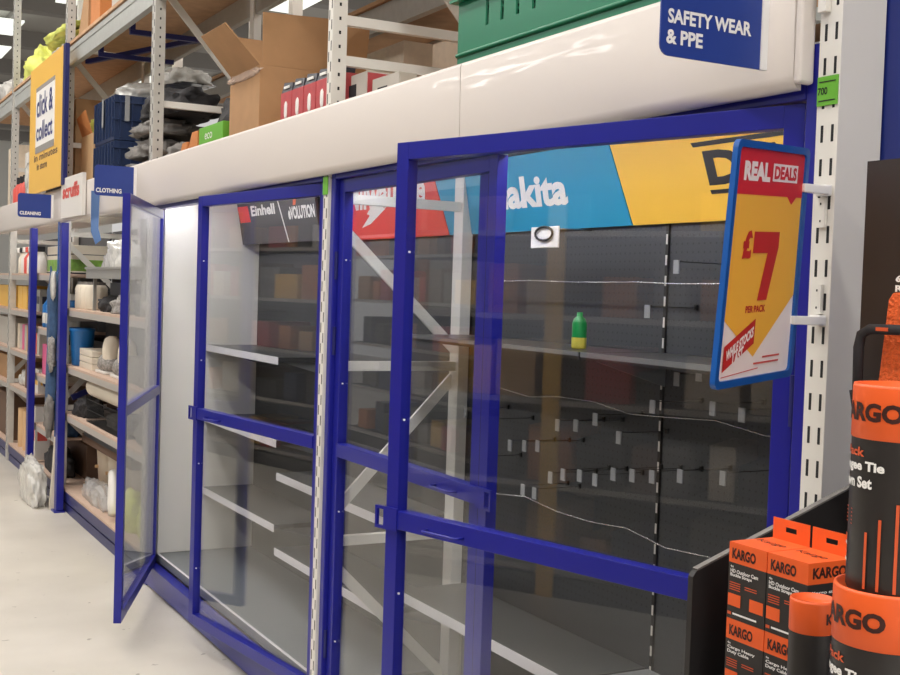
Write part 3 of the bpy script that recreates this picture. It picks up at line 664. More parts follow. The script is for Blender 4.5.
# large open carton
t = thing('open_carton', 'large torn open cardboard carton with raised flaps, above the middle of the fascia', 'carton', (1.95, 4.6, ZD))
xa, xb, ya, yb, zc = 1.768, 2.28, 5.06, 5.47, 2.615; th = .006
MB().box(xa, xb, yb-th, yb, ZD, zc, 'cardboard').box(xb-th, xb, ya, yb-th, ZD, zc, 'cardboard').box(xa, xa+th, ya, yb-th, ZD, zc, 'cardboard')\
    .box(xa+th, xb-th, ya, ya+th, ZD, zc, 'cardboard').box(xa+th, xb-th, ya+th, yb-th, ZD, ZD+th, 'cardboard').build('carton_body', t)
MB().prism([(xa, yb-.005, zc+.001), (xa, ya+.005, zc+.001), (xa-.155, ya+.03, zc+.165), (xa-.155, yb-.03, zc+.165)], (.004, 0, .004), 'cardboard').build('front_flap', t)
MB().prism([(xa+.012, ya, zc+.001), (xb-.01, ya, zc+.001), (xb-.0, ya-.02, zc+.245), (xa+.0, ya-.02, zc+.225)], (0, .005, 0), 'cardboard').build('side_flap', t)
MB().prism([(xb-.005, yb, zc+.001), (xb-.005, ya, zc+.001), (xb-.015, ya+.03, zc+.20), (xb-.015, yb-.02, zc+.20)], (.005, 0, 0), 'cardboard').build('back_flap', t)
MB().prism([(xa+.012, yb-.005, zc+.001), (xb-.01, yb-.005, zc+.001), (xb-.03, yb+.04, zc+.20), (xa+.03, yb+.04, zc+.20)], (0, .005, 0), 'cardboard').build('side_flap', t)
MB().blob((xa-.001, 5.265, zc-.022), (.004, .185, .016), 'board_edge', .35, 3.2, 4, 4, 0, .5).build('torn_edge', t)
# red bagged packs in a row
for k in range(5):
    y = 4.72-.13*k
    t = thing('red_pack', ['red pack with dark top, nearest the torn carton edge', 'red pack second from the carton, in the row', 'red pack in the middle of the row beside the carton', 'red pack second from the grey post, in the row', 'red pack half hidden behind the grey rack post'][k], 'pack', (1.77, y, ZD), 'red packs beside the open carton')
    x0, x1 = 1.765, 1.84
    MB().box(x0, x1, y-.06, y+.062, ZD, ZD+.19, 'pack_red').blob((x0-.001, y, ZD+.115), (.004, .016, .036), 'white_print', amp=.1).build('pack_body', t, .006)
    MB().prism([(x0+.002, y-.058, ZD+.191), (x0+.002, y+.06, ZD+.191), (x0+.01, y+.05, ZD+.235), (x0+.01, y-.05, ZD+.225)], (.05, 0, 0), 'pack_dark').box(x0-.0005, x0+.004, y-.03, y+.03, ZD+.205, ZD+.215, 'white_print').build('pack_top', t)
# support lip the packs stand on

# white boxes with dark windows, right of the post
for k, (y, z1) in enumerate(((4.24, .175), (3.80, .135))):
    t = thing('window_box', ['white carton with a dark window, right behind the grey rack post', 'white carton with a dark window, second to the right of the grey rack post'][k], 'box', (1.85, y, ZD))
    x0 = 1.795; y0, y1 = ((3.985, 4.125), (3.72, 3.935))[k]; x1 = x0+(.10, .07)[k]
    MB().box(x0, x1, y0, y1, ZD, ZD+z1, 'pale_box').box(x0-.001, x0+.002, y0+.09, y0+.17, ZD+.08, ZD+z1-.035, 'slot_dark').build('carton', t, .002)
    MB().box(x0+.003, x1-.003, y0-.004, y0-.0005, ZD+.004, ZD+z1-.006, ('pack_red', 'pale_box')[k]).build('end_flap', t)
# green crate
t = thing('stacking_crate', 'large green plastic stacking crate above the near fascia', 'crate', (1.95, 2.6, ZD))
xa, xb, ya, yb, za, zb = 1.77, 2.25, 2.0, 3.26, ZD, ZD+.325
mb = MB().box(xa, xb, ya, yb, za, za+.012, 'crate_green')
slots = [2.83+.085*k for k in range(4)] + [2.2+.077*k for k in range(4)]
ys = sorted([ya, yb]+[s-.009 for s in slots]+[s+.009 for s in slots])
for a, b2 in zip(ys[:-1], ys[1:]):
    hole_ = any(abs((a+b2)/2-s) < .005 for s in slots)
    if hole_: mb.box(xa, xa+.006, a, b2, za, za+.175, 'crate_green').box(xa, xa+.006, a, b2, za+.25, zb, 'crate_green')
    else: mb.box(xa, xa+.006, a, b2, za, zb, 'crate_green')
mb.box(xb-.006, xb, ya, yb, za, zb, 'crate_green').box(xa+.006, xb-.006, yb-.006, yb, za, zb, 'crate_green').box(xa+.006, xb-.006, ya, ya+.006, za, zb, 'crate_green')
mb.cyl((xa, ya, za+.11), (xa, yb, za+.11), .008, 'crate_green', 8); mb.cyl((xa, ya, za+.03), (xa, yb, za+.03), .007, 'crate_green', 8)
mb.build('crate_body', t)
mb = MB()
for k in range(4): mb.box(xa-.022, xb+.022, yb-.05, yb+.022, zb-.055+.018*k, zb-.046+.018*k, 'crate_green'); mb.box(xa-.022, xa-.001, ya, yb-.05, zb-.055+.018*k, zb-.046+.018*k, 'crate_green')
for k in range(14): mb.box(xa-.018, xa-.001, ya+.03+.09*k, ya+.036+.09*k, zb-.055, zb+.008, 'crate_green')
mb.build('ribbed_rim', t)
# navy crates and bagged clothing at the far end
for k, z in enumerate((ZD, ZD+.29)):
    t = thing('stacking_crate', ['navy plastic crate at the bottom of the stack, far end of the deck', 'navy plastic crate on top of the stack, pale tags hanging at its rim'][k], 'crate', (1.9, 8.1, z))
    xa, xb, ya, yb = 1.765, 2.26, 7.80, 8.36
    mb = MB().box(xa, xb, ya, yb, z, z+.012, 'crate_navy')
    for (a, b2, c, d) in ((xa, xa+.01, ya, yb), (xb-.01, xb, ya, yb), (xa+.01, xb-.01, ya, ya+.01), (xa+.01, xb-.01, yb-.01, yb)): mb.box(a, b2, c, d, z+.012, z+.285, 'crate_navy')
    mb.build('crate_body', t)
    mb = MB()
    for j in range(7):
        yy = ya+.03+j*.085; mb.box(xa-.012, xa-.0005, yy, yy+.012, z+.02, z+.278, 'crate_navy')
        xx = xa+.03+j*.075; mb.box(xx, xx+.012, ya-.012, ya-.0005, z+.02, z+.278, 'crate_navy')
    mb.box(xa-.014, xb, ya-.014, ya-.0005, z+.235, z+.25, 'crate_navy').box(xa-.014, xb, ya-.014, ya-.0005, z+.125, z+.135, 'crate_navy')
    mb.build('crate_ribs', t)
    if k: MB().box(xa-.016, xa-.013, 8.06, 8.10, z+.1, z+.288, 'ticket').box(xa+.06, xa+.09, ya-.018, ya-.015, z+.12, z+.285, 'ticket').build('crate_tag', t)
def bagthing(c, sz, m, name, label, cat, seed=0, amp=.3, crease=.35, group=None, flat=.55, sub=4, fr=2.2):
    mb = MB().blob((0, 0, 0), sz, m, amp, fr, seed, sub, flat, crease)
    z0 = min(v.z for v in mb.v)
    for v in mb.v: v += Vector((c[0], c[1], c[2]-z0))
    return single(mb, name, label, cat, group)
bagthing((1.96, 7.35, ZD), (.17, .28, .075), 'cloth_grey', 'folded_jacket', 'grey patterned garment folded at the bottom of the clothing pile left of the far post', 'clothing', 3)
bagthing((1.96, 7.33, ZD+.135), (.165, .26, .07), 'cloth_grey', 'folded_jacket', 'grey garment folded in the middle of the clothing pile left of the far post', 'clothing', 8)
bagthing((1.96, 7.30, ZD+.262), (.16, .25, .06), 'cloth_grey', 'folded_jacket', 'topmost grey garment of the pile under the black clothing', 'clothing', 15)
bagthing((2.0, 7.2, ZD+.368), (.17, .36, .10), 'cloth_black', 'black_bag', 'black clothing bundle heaped on the grey garments beside the navy crates', 'bag', 5)
bagthing((2.0, 6.72, ZD), (.17, .13, .11), 'cloth_grey', 'folded_jacket', 'grey garment lying right behind the far grey post', 'clothing', 18)
bagthing((2.08, 6.18, ZD), (.12, .17, .24), 'cloth_black', 'black_bag', 'black clothing bundle just right of the far grey post', 'bag', 12)
bagthing((2.02, 8.06, ZD+.58), (.17, .22, .07), 'film', 'plastic_bag', 'crumpled pale plastic bag on top of the navy crates', 'bag', 6, amp=.25)
bagthing((2.05, 7.25, ZD+.575), (.13, .22, .06), 'film', 'plastic_bag', 'crumpled pale plastic bag on top of the black clothing', 'bag', 16, amp=.25)
# green label carton and orange carton
t = thing('carton', 'small carton with a bright green lid band, behind the orange packs', 'carton', (1.8, 5.5, ZD))
MB().box(1.765, 1.95, 5.56, 5.94, ZD, ZD+.075, 'cloth_grey').box(1.764, 1.951, 5.559, 5.941, ZD+.0755, ZD+.165, 'label_green').text('eco', flat((1.7632, 5.84, ZD+.10), (0, -.12, 0), (0, 0, .03)), 'white_print').build('carton', t, .003)
single(MB().prism([(1.765, 5.97, ZD), (1.765, 6.14, ZD), (1.765, 6.14, ZD+.07), (1.765, 6.07, ZD+.16), (1.765, 5.97, ZD+.16)], (.16, 0, 0), 'cardboard_orange'), 'carton', 'orange cardboard wedge pack beside the green banded carton', 'carton', bevel=.003)
single(MB().prism([(1.765, 6.155, ZD), (1.765, 6.30, ZD), (1.765, 6.30, ZD+.05), (1.765, 6.24, ZD+.12), (1.765, 6.155, ZD+.12)], (.10, 0, 0), 'cardboard_orange'), 'carton', 'orange cardboard wedge pack nearest the grey garments', 'carton', bevel=.003)
# tall cartons by the yellow board
t = thing('open_carton', 'tall brown carton with a hanging flap, right of the yellow board', 'carton', (1.9, 9.25, ZD))
MB().box(1.76, 2.2, 9.0, 9.5, ZD, 2.96, 'cardboard').box(1.7595, 1.7605, 9.2, 9.26, ZD+.05, 2.75, 'board_edge').build('carton', t, .004)
MB().prism([(1.758, 9.48, 2.961), (1.758, 9.02, 2.961), (1.70, 8.98, 3.12), (1.70, 9.4, 3.14)], (.005, 0, .003), 'cardboard').build('carton_flap', t)
single(MB().box(1.77, 2.1, 8.46, 8.84, ZD, ZD+.40, 'tan').prism([(1.77, 8.82, ZD+.4), (1.77, 8.5, ZD+.4), (1.73, 8.54, ZD+.56), (1.72, 8.78, ZD+.52)], (.006, 0, 0), 'cardboard_orange'), 'carton', 'small open tan carton between the tall carton and the navy crates', 'carton', bevel=.004)
bagthing((1.90, 8.65, ZD+.402), (.09, .13, .09), 'hivis', 'packed_vest', 'yellow green garment bundle inside the small tan carton', 'clothing', 4)
# stock further left above the fascia
single(MB().box(1.78, 2.1, 10.7, 11.0, ZD, ZD+.42, 'card_black'), 'carton', 'black carton standing left of the yellow board', 'carton', bevel=.004)
single(MB().box(1.78, 2.1, 11.15, 11.32, ZD, ZD+.5, 'white'), 'carton', 'white carton between the black carton and the red bottles', 'carton', bevel=.004)
single(MB().box(1.78, 2.0, 11.75, 12.3, ZD, ZD+.62, 'wood_pale'), 'carton', 'pale carton at the far left end above the fascia', 'carton', bevel=.004)
for k in range(3):
    y = 10.85+.17*k; t = thing('red_bottle', ['red bottle with black cap, first from the black carton', 'red bottle with black cap, middle of three', 'red bottle with black cap, last of three at the left'][k], 'bottle', (1.73, y, 2.30), 'red bottles above the far fascia')
    MB().lathe((1.715, y, 2.2605), [(0, 0), (.05, 0), (.052, .01), (.052, .16), (.02, .21)], 'rust_red', 16).build('bottle_body', t); MB().cyl((1.715, y, 2.471), (1.715, y, 2.53), .024, 'rubber_or_shade', 12).build('bottle_cap', t)

bagthing((1.69, 10.25, 2.262), (.06, .18, .20), 'film', 'plastic_bag', 'white plastic bag draped down beside the yellow board', 'bag', 9)

# upper deck (top 3.322)
ZU = 3.3225
single(MB().box(1.70, 2.1, 8.0, 8.28, ZU, ZU+.5, 'cardboard_orange'), 'carton', 'orange brown carton on the upper deck above the navy crates', 'carton', bevel=.004)
single(MB().box(1.72, 2.1, 7.3, 7.75, ZU, ZU+.45, 'pale_box'), 'carton', 'pale printed carton on the upper deck right of the orange brown one', 'carton', bevel=.004)
single(MB().prism([(1.69, 8.62, ZU), (1.69, 8.30, ZU), (1.69, 8.30, ZU+.34), (1.69, 8.42, ZU+.30)], (.3, 0, 0), 'cardboard'), 'carton', 'folded brown flap carton beside the orange brown carton on the upper deck', 'carton')
bagthing((1.9, 9.62, ZU+.0), (.17, .40, .075), 'film', 'plastic_bag', 'clear bag of pale clothing on the upper deck beneath the hi-vis heap', 'bag', 2, amp=.25)
bagthing((1.9, 9.55, ZU+.15), (.20, .58, .05), 'hivis', 'packed_vest', 'bright yellow hi-vis clothing heap on the upper deck', 'clothing', 7, amp=.2, crease=.3)
bagthing((1.9, 10.75, ZU+.0), (.19, .42, .17), 'hivis', 'packed_vest', 'bagged yellow hi-vis clothing at the far left of the upper deck', 'clothing', 11, amp=.3)
bagthing((1.9, 12.3, ZU+.0), (.2, .4, .14), 'film', 'plastic_bag', 'clear bag at the far left end of the upper deck', 'bag', 13, amp=.3)
# goods on the rack behind
for k, (y0, y1, h, m, lb) in enumerate(((4.3, 4.9, .55, 'wood_pale', 'pale board stack on the rear rack behind the open carton'), (5.2, 5.9, .62, 'wood_pale', 'pale wooden crate on the rear rack left of the open carton'), (6.0, 6.4, .3, 'white', 'white carton on the rear rack behind the grey garments'), (6.7, 7.6, .4, 'pale_box', 'pale carton on the rear rack behind the navy crates'))):
    single(MB().box(2.53, 2.95, y0, y1, 2.2225, 2.2225+h, m), 'rear_carton', lb, 'carton', bevel=.004)
single(MB().prism([(2.40, 5.35, 2.50), (2.40, 6.05, 2.44), (2.40, 6.05, 2.40), (2.40, 5.35, 2.46)], (.03, 0, 0), 'navy').box(2.38, 2.46, 5.35, 5.40, 2.26, 2.5, 'navy').box(2.38, 2.46, 6.0, 6.05, 2.26, 2.44, 'navy'), 'blue_bracket', 'navy steel bracket behind the torn carton on the deck', 'bracket')
# ------------------------------------------------------------------ open shelving bays to the left of the cabinets
def shelving(y0, y1, levels, label, posts=True, tops=()):
    t = thing('shelving_bay', label, 'shelving', (2.0, (y0+y1)/2, 0))
    for z in levels:
        s_ = MB().box(1.70, 2.27, y0, y1, z-.02, z, 'board_edge').build('shelf', t)
        MB().box(1.685, 1.6995, y0, y1, z-(.055 if z > .3 else .085), z-.016, 'rail_grey' if z > .3 else 'blue_dark').box(1.685, 1.6995, y0, y1, z-.0155, z, 'board_edge').build('shelf_edge', s_)
    MB().box(2.28, 2.30, y0, y1, .06, 2.05, 'charcoal').build('back_panel', t)
    MB().box(1.69, 1.72, y0, y1, .001, .06, 'blue_dark').build('plinth', t)
    if posts:
        yu = y1-(.20 if y1 < 9 else .10)
        MB().bar((1.74, y1-.06, .80), (2.2, y1-.06, 1.0), .03, .04, 'blue_dark').build('blue_strut', t)
        u = thing('blue_upright', ('thick blue upright with a foot plate, nearer one, left of the open door' if y1 < 10 else 'thick blue upright further left, beside the far bay'), 'upright', (1.65, y1-.02, 0))
        MB().box(1.622, 1.672, yu, yu+.085, .012, 2.045, 'blue').build('upright_body', u, .003)
        MB().box(1.605, 1.6795, yu-.02, yu+.105, 0, .0115, 'blue').build('foot_plate', u)
    for z in tops: MB().box(1.70, 2.27, y0, y1, z-.015, z, 'white').build('top_shelf', t); MB().box(1.76, 1.80, y0+.1, y1-.1, z-.04, z-.0155, 'lamp2').build('light_strip', t)
    return t
shelving(6.545, 8.905, (.16, .70, 1.04, 1.445), 'shelving bay with chipboard shelves just left of the open far door', tops=(2.13,))
shelving(8.995, 10.05, (.16, .49, .89, 1.265, 1.69), 'shelving bay holding blue bottles, between the two blue uprights', tops=(2.13,))
shelving(10.15, 11.335, (.16, .70, 1.02, 1.375, 1.685), 'shelving bay with orange and slim cartons beyond the far blue upright', posts=False, tops=(2.13,))
shelving(11.425, 13.8, (.16, .70, 1.02, 1.375, 1.685), 'furthest shelving bay, cut off by the left edge of the photo', posts=False, tops=(2.13,))
def bx(x0, x1, y0, y1, z, h, m, name, label, cat, group=None, m2=None):
    mb = MB().box(x0, x1, y0, y1, z, z+h, m)
    if m2: mb.box(x0-.001, x0+.01, y0+.01, y1-.01, z+h*.35, z+h*.7, m2).box(x0+.02, x1-.02, y0-.001, y0+.01, z+h*.35, z+h*.7, m2)
    return single(mb, name, label, cat, group, bevel=.003)
# bay next to the cabinet
t = thing('steel_tray', 'shallow grey steel tray on the upper shelf beside the open door', 'tray', (2.0, 7.5, 1.65))
z = 1.66
MB().box(1.70, 2.2, 6.9, 8.25, z, z+.012, 'steel_tray').box(1.70, 1.712, 6.9, 8.25, z+.012, z+.075, 'steel_tray').box(1.712, 2.2, 6.9, 6.912, z+.012, z+.075, 'steel_tray').box(1.712, 2.2, 8.238, 8.25, z+.012, z+.075, 'steel_tray').box(1.69, 1.70, 6.9, 8.25, z+.06, z+.075, 'steel_tray').build('tray_body', t)
for xx, yy in ((1.75, 6.93), (1.75, 8.2), (2.15, 6.93), (2.15, 8.2)): MB().box(xx-.01, xx+.01, yy-.01, yy+.01, 1.4455, z-.0005, 'steel_tray').build('tray_leg', t)
bagthing((1.83, 7.75, z+.0125), (.085, .26, .14), 'film', 'plastic_bag', 'large clear plastic bag of clothing in the steel tray', 'bag', 21, amp=.3)
bagthing((2.05, 7.3, z+.0125), (.08, .2, .12), 'film', 'plastic_bag', 'smaller clear plastic bag at the back of the steel tray', 'bag', 23, amp=.3)
for k in range(3):
    y = 8.72-.17*k
    t = thing('white_tub', ['short white tub with grey lid, nearest the blue upright', 'short white tub with grey lid, middle of three on the upper shelf', 'short white tub with grey lid, nearest the black holdall'][k], 'tub', (1.80, y, 1.445), 'short white tubs')
    MB().lathe((1.80, y, 1.4455), [(0, 0), (.07, 0), (.075, .01), (.075, .15), (.06, .17)], 'cream', 20).build('tub_body', t); MB().cyl((1.80, y, 1.6155), (1.80, y, 1.635), .06, 'cloth_grey', 18).build('tub_lid', t)
t = thing('blue_tub', 'blue plastic tub on the third shelf, beside the blue upright', 'tub', (1.78, 8.78, 1.04)); MB().lathe((1.78, 8.72, 1.0405), [(0, 0), (.06, 0), (.07, .01), (.085, .24), (.09, .245), (.09, .265), (.08, .265), (.07, .02), (0, .02)], 'bottle_blue', 20).build('tub_body', t)
bagthing((1.85, 7.95, 1.4455), (.10, .17, .065), 'cloth_black', 'black_bag', 'black holdall under the steel tray', 'bag', 27, amp=.15)
bagthing((1.82, 7.48, 1.4455), (.09, .17, .07), 'cloth_pattern', 'patterned_bundle', 'grey patterned fabric bundle beside the black holdall under the steel tray', 'clothing', 29)
bagthing((1.85, 7.06, 1.4455), (.10, .08, .07), 'cloth_black', 'black_bag', 'small black bag under the steel tray next to the open door', 'bag', 30)
def boot(x, y, z, label, s=1.):
    t = thing('work_boot', label, 'boot', (x, y, z), 'pale boots on the third shelf')
    MB().blob((x, y-.02, z+.055*s), (.05*s, .11*s, .05*s), 'cloth_pattern', .1, 2, 3, 3, .9).blob((x, y-.065*s, z+.115*s), (.045*s, .05*s, .085*s), 'cream', .08, 2, 5, 3).build('boot_upper', t)
    MB().box(x-.045*s, x+.045*s, y-.115*s, y+.11*s, z, z+.02, 'white').build('boot_sole', t, .006)
boot(1.80, 7.55, 1.0405, 'pale boot on the third shelf beside the open door', 1.25); boot(1.80, 7.98, 1.0405, 'second pale boot on the third shelf, further from the open door', 1.25)
bx(1.96, 2.2, 7.1, 8.8, 1.0405, .30, 'charcoal', 'carton', 'dark grey carton behind the pale boots', 'carton')
bx(1.985, 2.2, 6.62, 7.0, 1.0405, .26, 'brown', 'carton', 'brown carton behind the grey bundle on the third shelf', 'carton')
for k in range(3): bx(1.74, 1.93, 8.2, 8.6, 1.0405+.045*k, .042, 'cream', 'folded_sheet', ['lowest cream folded sheet in the stack by the blue tub', 'middle cream folded sheet in the stack by the blue tub', 'topmost cream folded sheet in the stack by the blue tub'][k], 'sheet')
t = thing('wire_basket', 'black wire basket under the cream roll', 'basket', (1.9, 7.7, .70))
mb = MB()
for zz in (.702, .78, .85):
    mb.box(1.715, 1.72, 7.2, 8.2, zz, zz+.005, 'wire_black').box(2.1, 2.105, 7.2, 8.2, zz, zz+.005, 'wire_black').box(1.72, 2.1, 7.2, 7.205, zz, zz+.005, 'wire_black').box(1.72, 2.1, 8.195, 8.2, zz, zz+.005, 'wire_black')
for k in range(34): mb.box(1.713, 1.716, 7.2+.0302*k, 7.204+.0302*k, .7005, .858, 'wire_black')
for k in range(13): mb.box(1.72+.03*k, 1.724+.03*k, 7.198, 7.201, .7005, .858, 'wire_black')
mb.box(1.72, 2.1, 7.205, 8.195, .7006, .7016, 'wire_black'); mb.build('basket_wires', t)
bagthing((1.9, 7.7, .7025), (.11, .3, .06), 'cloth_grey', 'grey_bundle', 'grey fabric bundle inside the black wire basket', 'clothing', 63)
t = thing('fabric_roll', 'cream roll lying on the black wire basket', 'roll', (1.78, 7.7, .86))
MB().cyl((1.785, 7.15, .93), (1.785, 8.25, .93), .07, 'cream', 24).cyl((1.785, 7.148, .93), (1.785, 8.252, .93), .03, 'tan', 16).build('roll', t)
bx(1.98, 2.2, 8.3, 8.8, .7005, .24, 'brown', 'carton', 'brown carton behind the cream roll, beside the blue upright', 'carton')
bagthing((1.80, 8.55, .7005), (.08, .17, .08), 'cloth_black', 'black_bag', 'dark bundle on the fourth shelf beside the blue upright', 'bag', 65)
z = .1605
def bucket(y, label):
    t = thing('white_bucket', label, 'bucket', (2.03, y, z), 'cream buckets on the base shelf')
    MB().lathe((2.03, y, z), [(0, 0), (.13, 0), (.15, .29), (.156, .30), (.156, .315)], 'cream', 24).build('bucket_body', t)
    MB().cyl((2.03, y, z+.316), (2.03, y, z+.335), .158, 'white', 24).build('bucket_lid', t)
    MB().cyl((1.868, y, z+.17), (1.888, y, z+.17), .012, 'tan', 8).build('bucket_lug', t)
bucket(8.62, 'cream bucket on the base shelf nearest the blue upright'); bucket(8.29, 'cream bucket on the base shelf, second from the blue upright'); bucket(7.96, 'cream bucket on the base shelf, third from the blue upright'); bucket(7.63, 'cream bucket on the base shelf nearest the open door')
bx(1.80, 2.2, 7.3, 8.75, .4965, .06, 'brown', 'folded_sheet', 'flat brown bale lying on the bucket lids', 'sheet')
bx(1.78, 2.2, 7.35, 8.6, .557, .05, 'charcoal', 'folded_sheet', 'flat dark bale lying on the brown bale', 'sheet')
bagthing((1.785, 8.1, .1605), (.055, .34, .085), 'clear_film', 'plastic_bag', 'clear plastic bag slumped in front of the cream buckets', 'bag', 31, amp=.25)
bagthing((1.785, 7.22, .1605), (.06, .16, .14), 'hivis', 'hi_vis_jacket', 'yellow hi-vis jacket on the base shelf behind the open door', 'clothing', 33)
bagthing((1.80, 6.76, .1605), (.07, .13, .16), 'hivis', 'hi_vis_jacket', 'yellow hi-vis bundle on the base shelf against the cabinet', 'clothing', 35)
single(MB().tube([(1.775, 7.66, .42), (1.77, 7.62, .43), (1.755, 7.56, .36), (1.74, 7.50, .27), (1.735, 7.45, .205)], .035, 'white', 12), 'rolled_cloth', 'white rolled cloth between the clear bag and the hi-vis jacket', 'cloth')
bagthing((1.84, 6.86, 1.0405), (.10, .12, .12), 'cloth_grey', 'grey_bundle', 'grey fabric bundle seen through the open door glass', 'clothing', 37)
bagthing((1.84, 6.74, 1.4455), (.10, .12, .10), 'film', 'plastic_bag', 'pale plastic bag seen through the open door glass on the upper shelf', 'bag', 39)
bagthing((1.84, 6.85, .7005), (.10, .18, .13), 'cloth_grey', 'grey_bundle', 'grey fabric bundle low behind the open door glass', 'clothing', 41)
bx(1.985, 2.12, 6.62, 8.8, 1.4455, .19, 'charcoal', 'carton', 'long dark carton at the back under the steel tray', 'carton')
bx(1.95, 2.2, 7.35, 8.25, .8625, .12, 'brown', 'carton', 'brown carton resting on the basket behind the cream roll', 'carton')
bx(1.75, 1.93, 6.98, 7.28, 1.0405, .16, 'cloth_grey', 'carton', 'grey carton on the third shelf next to the nearest boot', 'carton')
# bay between the uprights
ORD = ('first', 'second', 'third', 'fourth', 'fifth', 'sixth', 'seventh', 'eighth', 'ninth', 'tenth')
for k in range(8):
    y = 9.06+.122*k
    t = thing('absorbent_pack', 'green and cream pack, %s in the top row left of the near blue upright' % ORD[k], 'pack', (1.9, y, 1.69), 'green and cream packs on the top shelf')
    MB().box(1.75, 2.1, y-.055, y+.055, 1.6905, 1.90, 'cream').box(1.7485, 2.10, y-.0555, y+.0555, 1.6905, 1.705, 'pack_dark').box(1.749, 2.10, y-.0553, y+.0553, 1.7055, 1.80, 'pack_green').box(1.7485, 2.1, y-.0555, y+.0555, 1.825, 1.84, 'pack_dark').build('pack_body', t, .006)
for k in range(6):
    y = 9.10+.15*k
    t = thing('blue_bottle', 'blue bottle with white cap, %s in the row left of the near blue upright' % ORD[k], 'bottle', (1.77, y, 1.265), 'blue bottles on the shelf')
    MB().lathe((1.77, y, 1.2655), [(0, 0), (.065, 0), (.07, .01), (.07, .17), (.03, .23)], 'bottle_blue', 18).build('bottle_body', t); MB().cyl((1.77, y, 1.4958), (1.77, y, 1.54), .032, 'white', 14).build('bottle_cap', t)
    MB().cyl((1.77, y, 1.30), (1.77, y, 1.38), .0712, 'film', 18).build('bottle_label', t)
bx(1.72, 1.85, 9.72, 9.93, .8905, .24, 'pink', 'pink_box', 'pink carton on the shelf left of the near blue upright', 'carton')
for k in range(5): bx(1.72, 1.95, 9.06, 9.62, .8905+.05*k, .045, 'cream', 'folded_sheet', ['lowest folded sheet of the pale stack beside the pink carton', 'second folded sheet up in the pale stack beside the pink carton', 'middle folded sheet of the pale stack beside the pink carton', 'fourth folded sheet up in the pale stack beside the pink carton', 'topmost folded sheet of the pale stack beside the pink carton'][k], 'sheet')
bagthing((1.79, 9.68, .4905), (.07, .22, .15), 'cloth_grey', 'grey_bundle', 'grey sack on the low shelf below the pink carton', 'bag', 43)
bagthing((1.79, 9.2, .4905), (.07, .16, .13), 'cloth_blue', 'blue_bundle', 'blue fabric bundle on the low shelf right of the grey sack', 'clothing', 71)
bx(1.9, 2.2, 9.05, 9.95, .4905, .3, 'brown', 'carton', 'brown carton at the back of the low shelf below the pink carton', 'carton')
bx(1.96, 2.2, 9.05, 9.95, 1.2655, .3, 'charcoal', 'carton', 'dark carton behind the blue bottles', 'carton')
bagthing((1.79, 9.5, .1605), (.07, .3, .12), 'cloth_black', 'black_bag', 'black sack on the base shelf behind the white floor sack', 'bag', 75)
bx(1.9, 2.2, 9.05, 9.95, .1605, .26, 'brown', 'carton', 'brown carton at the back of the base shelf behind the floor sack', 'carton')
bx(2.0, 2.2, 9.05, 9.95, .8905, .3, 'charcoal', 'carton', 'dark carton at the back of the pink carton shelf', 'carton')
# clip strip hanging on the near upright
t = thing('clip_strip', 'grey and blue cloth bundles hanging down beside the near blue upright', 'cloth', (1.64, 8.96, 1.0))
MB().blob((1.625, 8.99, 1.40), (.03, .07, .30), 'cloth_blue', .3, 2.2, 51, 3, 0, .4).build('hanging_cloth', t)
MB().blob((1.625, 9.01, .86), (.03, .08, .26), 'cloth_blue', .3, 2.2, 53, 3, 0, .4).build('hanging_cloth', t)
MB().blob((1.605, 8.91, 1.12), (.02, .06, .11), 'cloth_pattern', .35, 2.2, 55, 3, 0, .4).build('hanging_cloth', t)
MB().blob((1.605, 8.89, 1.60), (.015, .04, .09), 'film', .35, 2.2, 57, 3, 0, .4).build('hanging_cloth', t)
MB().blob((1.605, 8.95, .66), (.025, .07, .14), 'cloth_grey', .35, 2.2, 59, 3, 0, .4).build('hanging_cloth', t)
MB().box(1.645, 1.651, 8.95, 8.97, .5, 2.06, 'frame_blue').build('strip', t)
# on the floor by the upright
bagthing((1.545, 9.2, 0.0), (.062, .30, .165), 'film', 'carrier_bag', 'white plastic sack slumped on the floor beside the near blue upright', 'bag', 45, amp=.3, flat=.8)
single(MB().prism([(1.60, 8.83, 0), (1.66, 8.83, 0), (1.66, 8.83, .50), (1.63, 8.83, .52), (1.62, 8.83, .3)], (0, .05, 0), 'cream'), 'board', 'narrow cream board leaning between the white sack and the blue upright', 'board')
# bay at the left edge
for k in range(7):
    y = 10.25+.15*k
    t = thing('trigger_bottle', '%s trigger bottle from the right on the top shelf at the left edge' % ORD[k], 'bottle', (1.76, y, 1.685), 'trigger bottles on the far top shelf')
    MB().lathe((1.76, y, 1.6855), [(0, 0), (.045, 0), (.048, .01), (.048, .13), (.018, .18)], ['white', 'cream', 'crate_green', 'white', 'rust_red', 'white', 'cream'][k], 14).build('bottle_body', t)
    MB().box(1.70, 1.78, y-.018, y+.018, 1.866, 1.91, ['rubber_or_shade', 'white', 'white', 'rust_red', 'white', 'rubber_or_shade', 'white'][k]).build('trigger', t, .004)
for k in range(2):
    bx(1.74, 2.1, 10.84+.25*k, 11.07+.25*k, 1.3755, .2, 'sign_yellow', 'orange_carton', 'orange carton on the second shelf at the left edge, %s of two' % ('nearer', 'further')[k], 'carton', 'orange cartons on the far bay')
    bx(1.74, 1.95, 10.22+.3*k, 10.48+.3*k, 1.3755, .18, 'steel_tray', 'silver_pack', ['silver pack on the second shelf beside the far blue upright', 'silver pack on the second shelf beside the orange cartons'][k], 'pack', None, 'pack_dark')
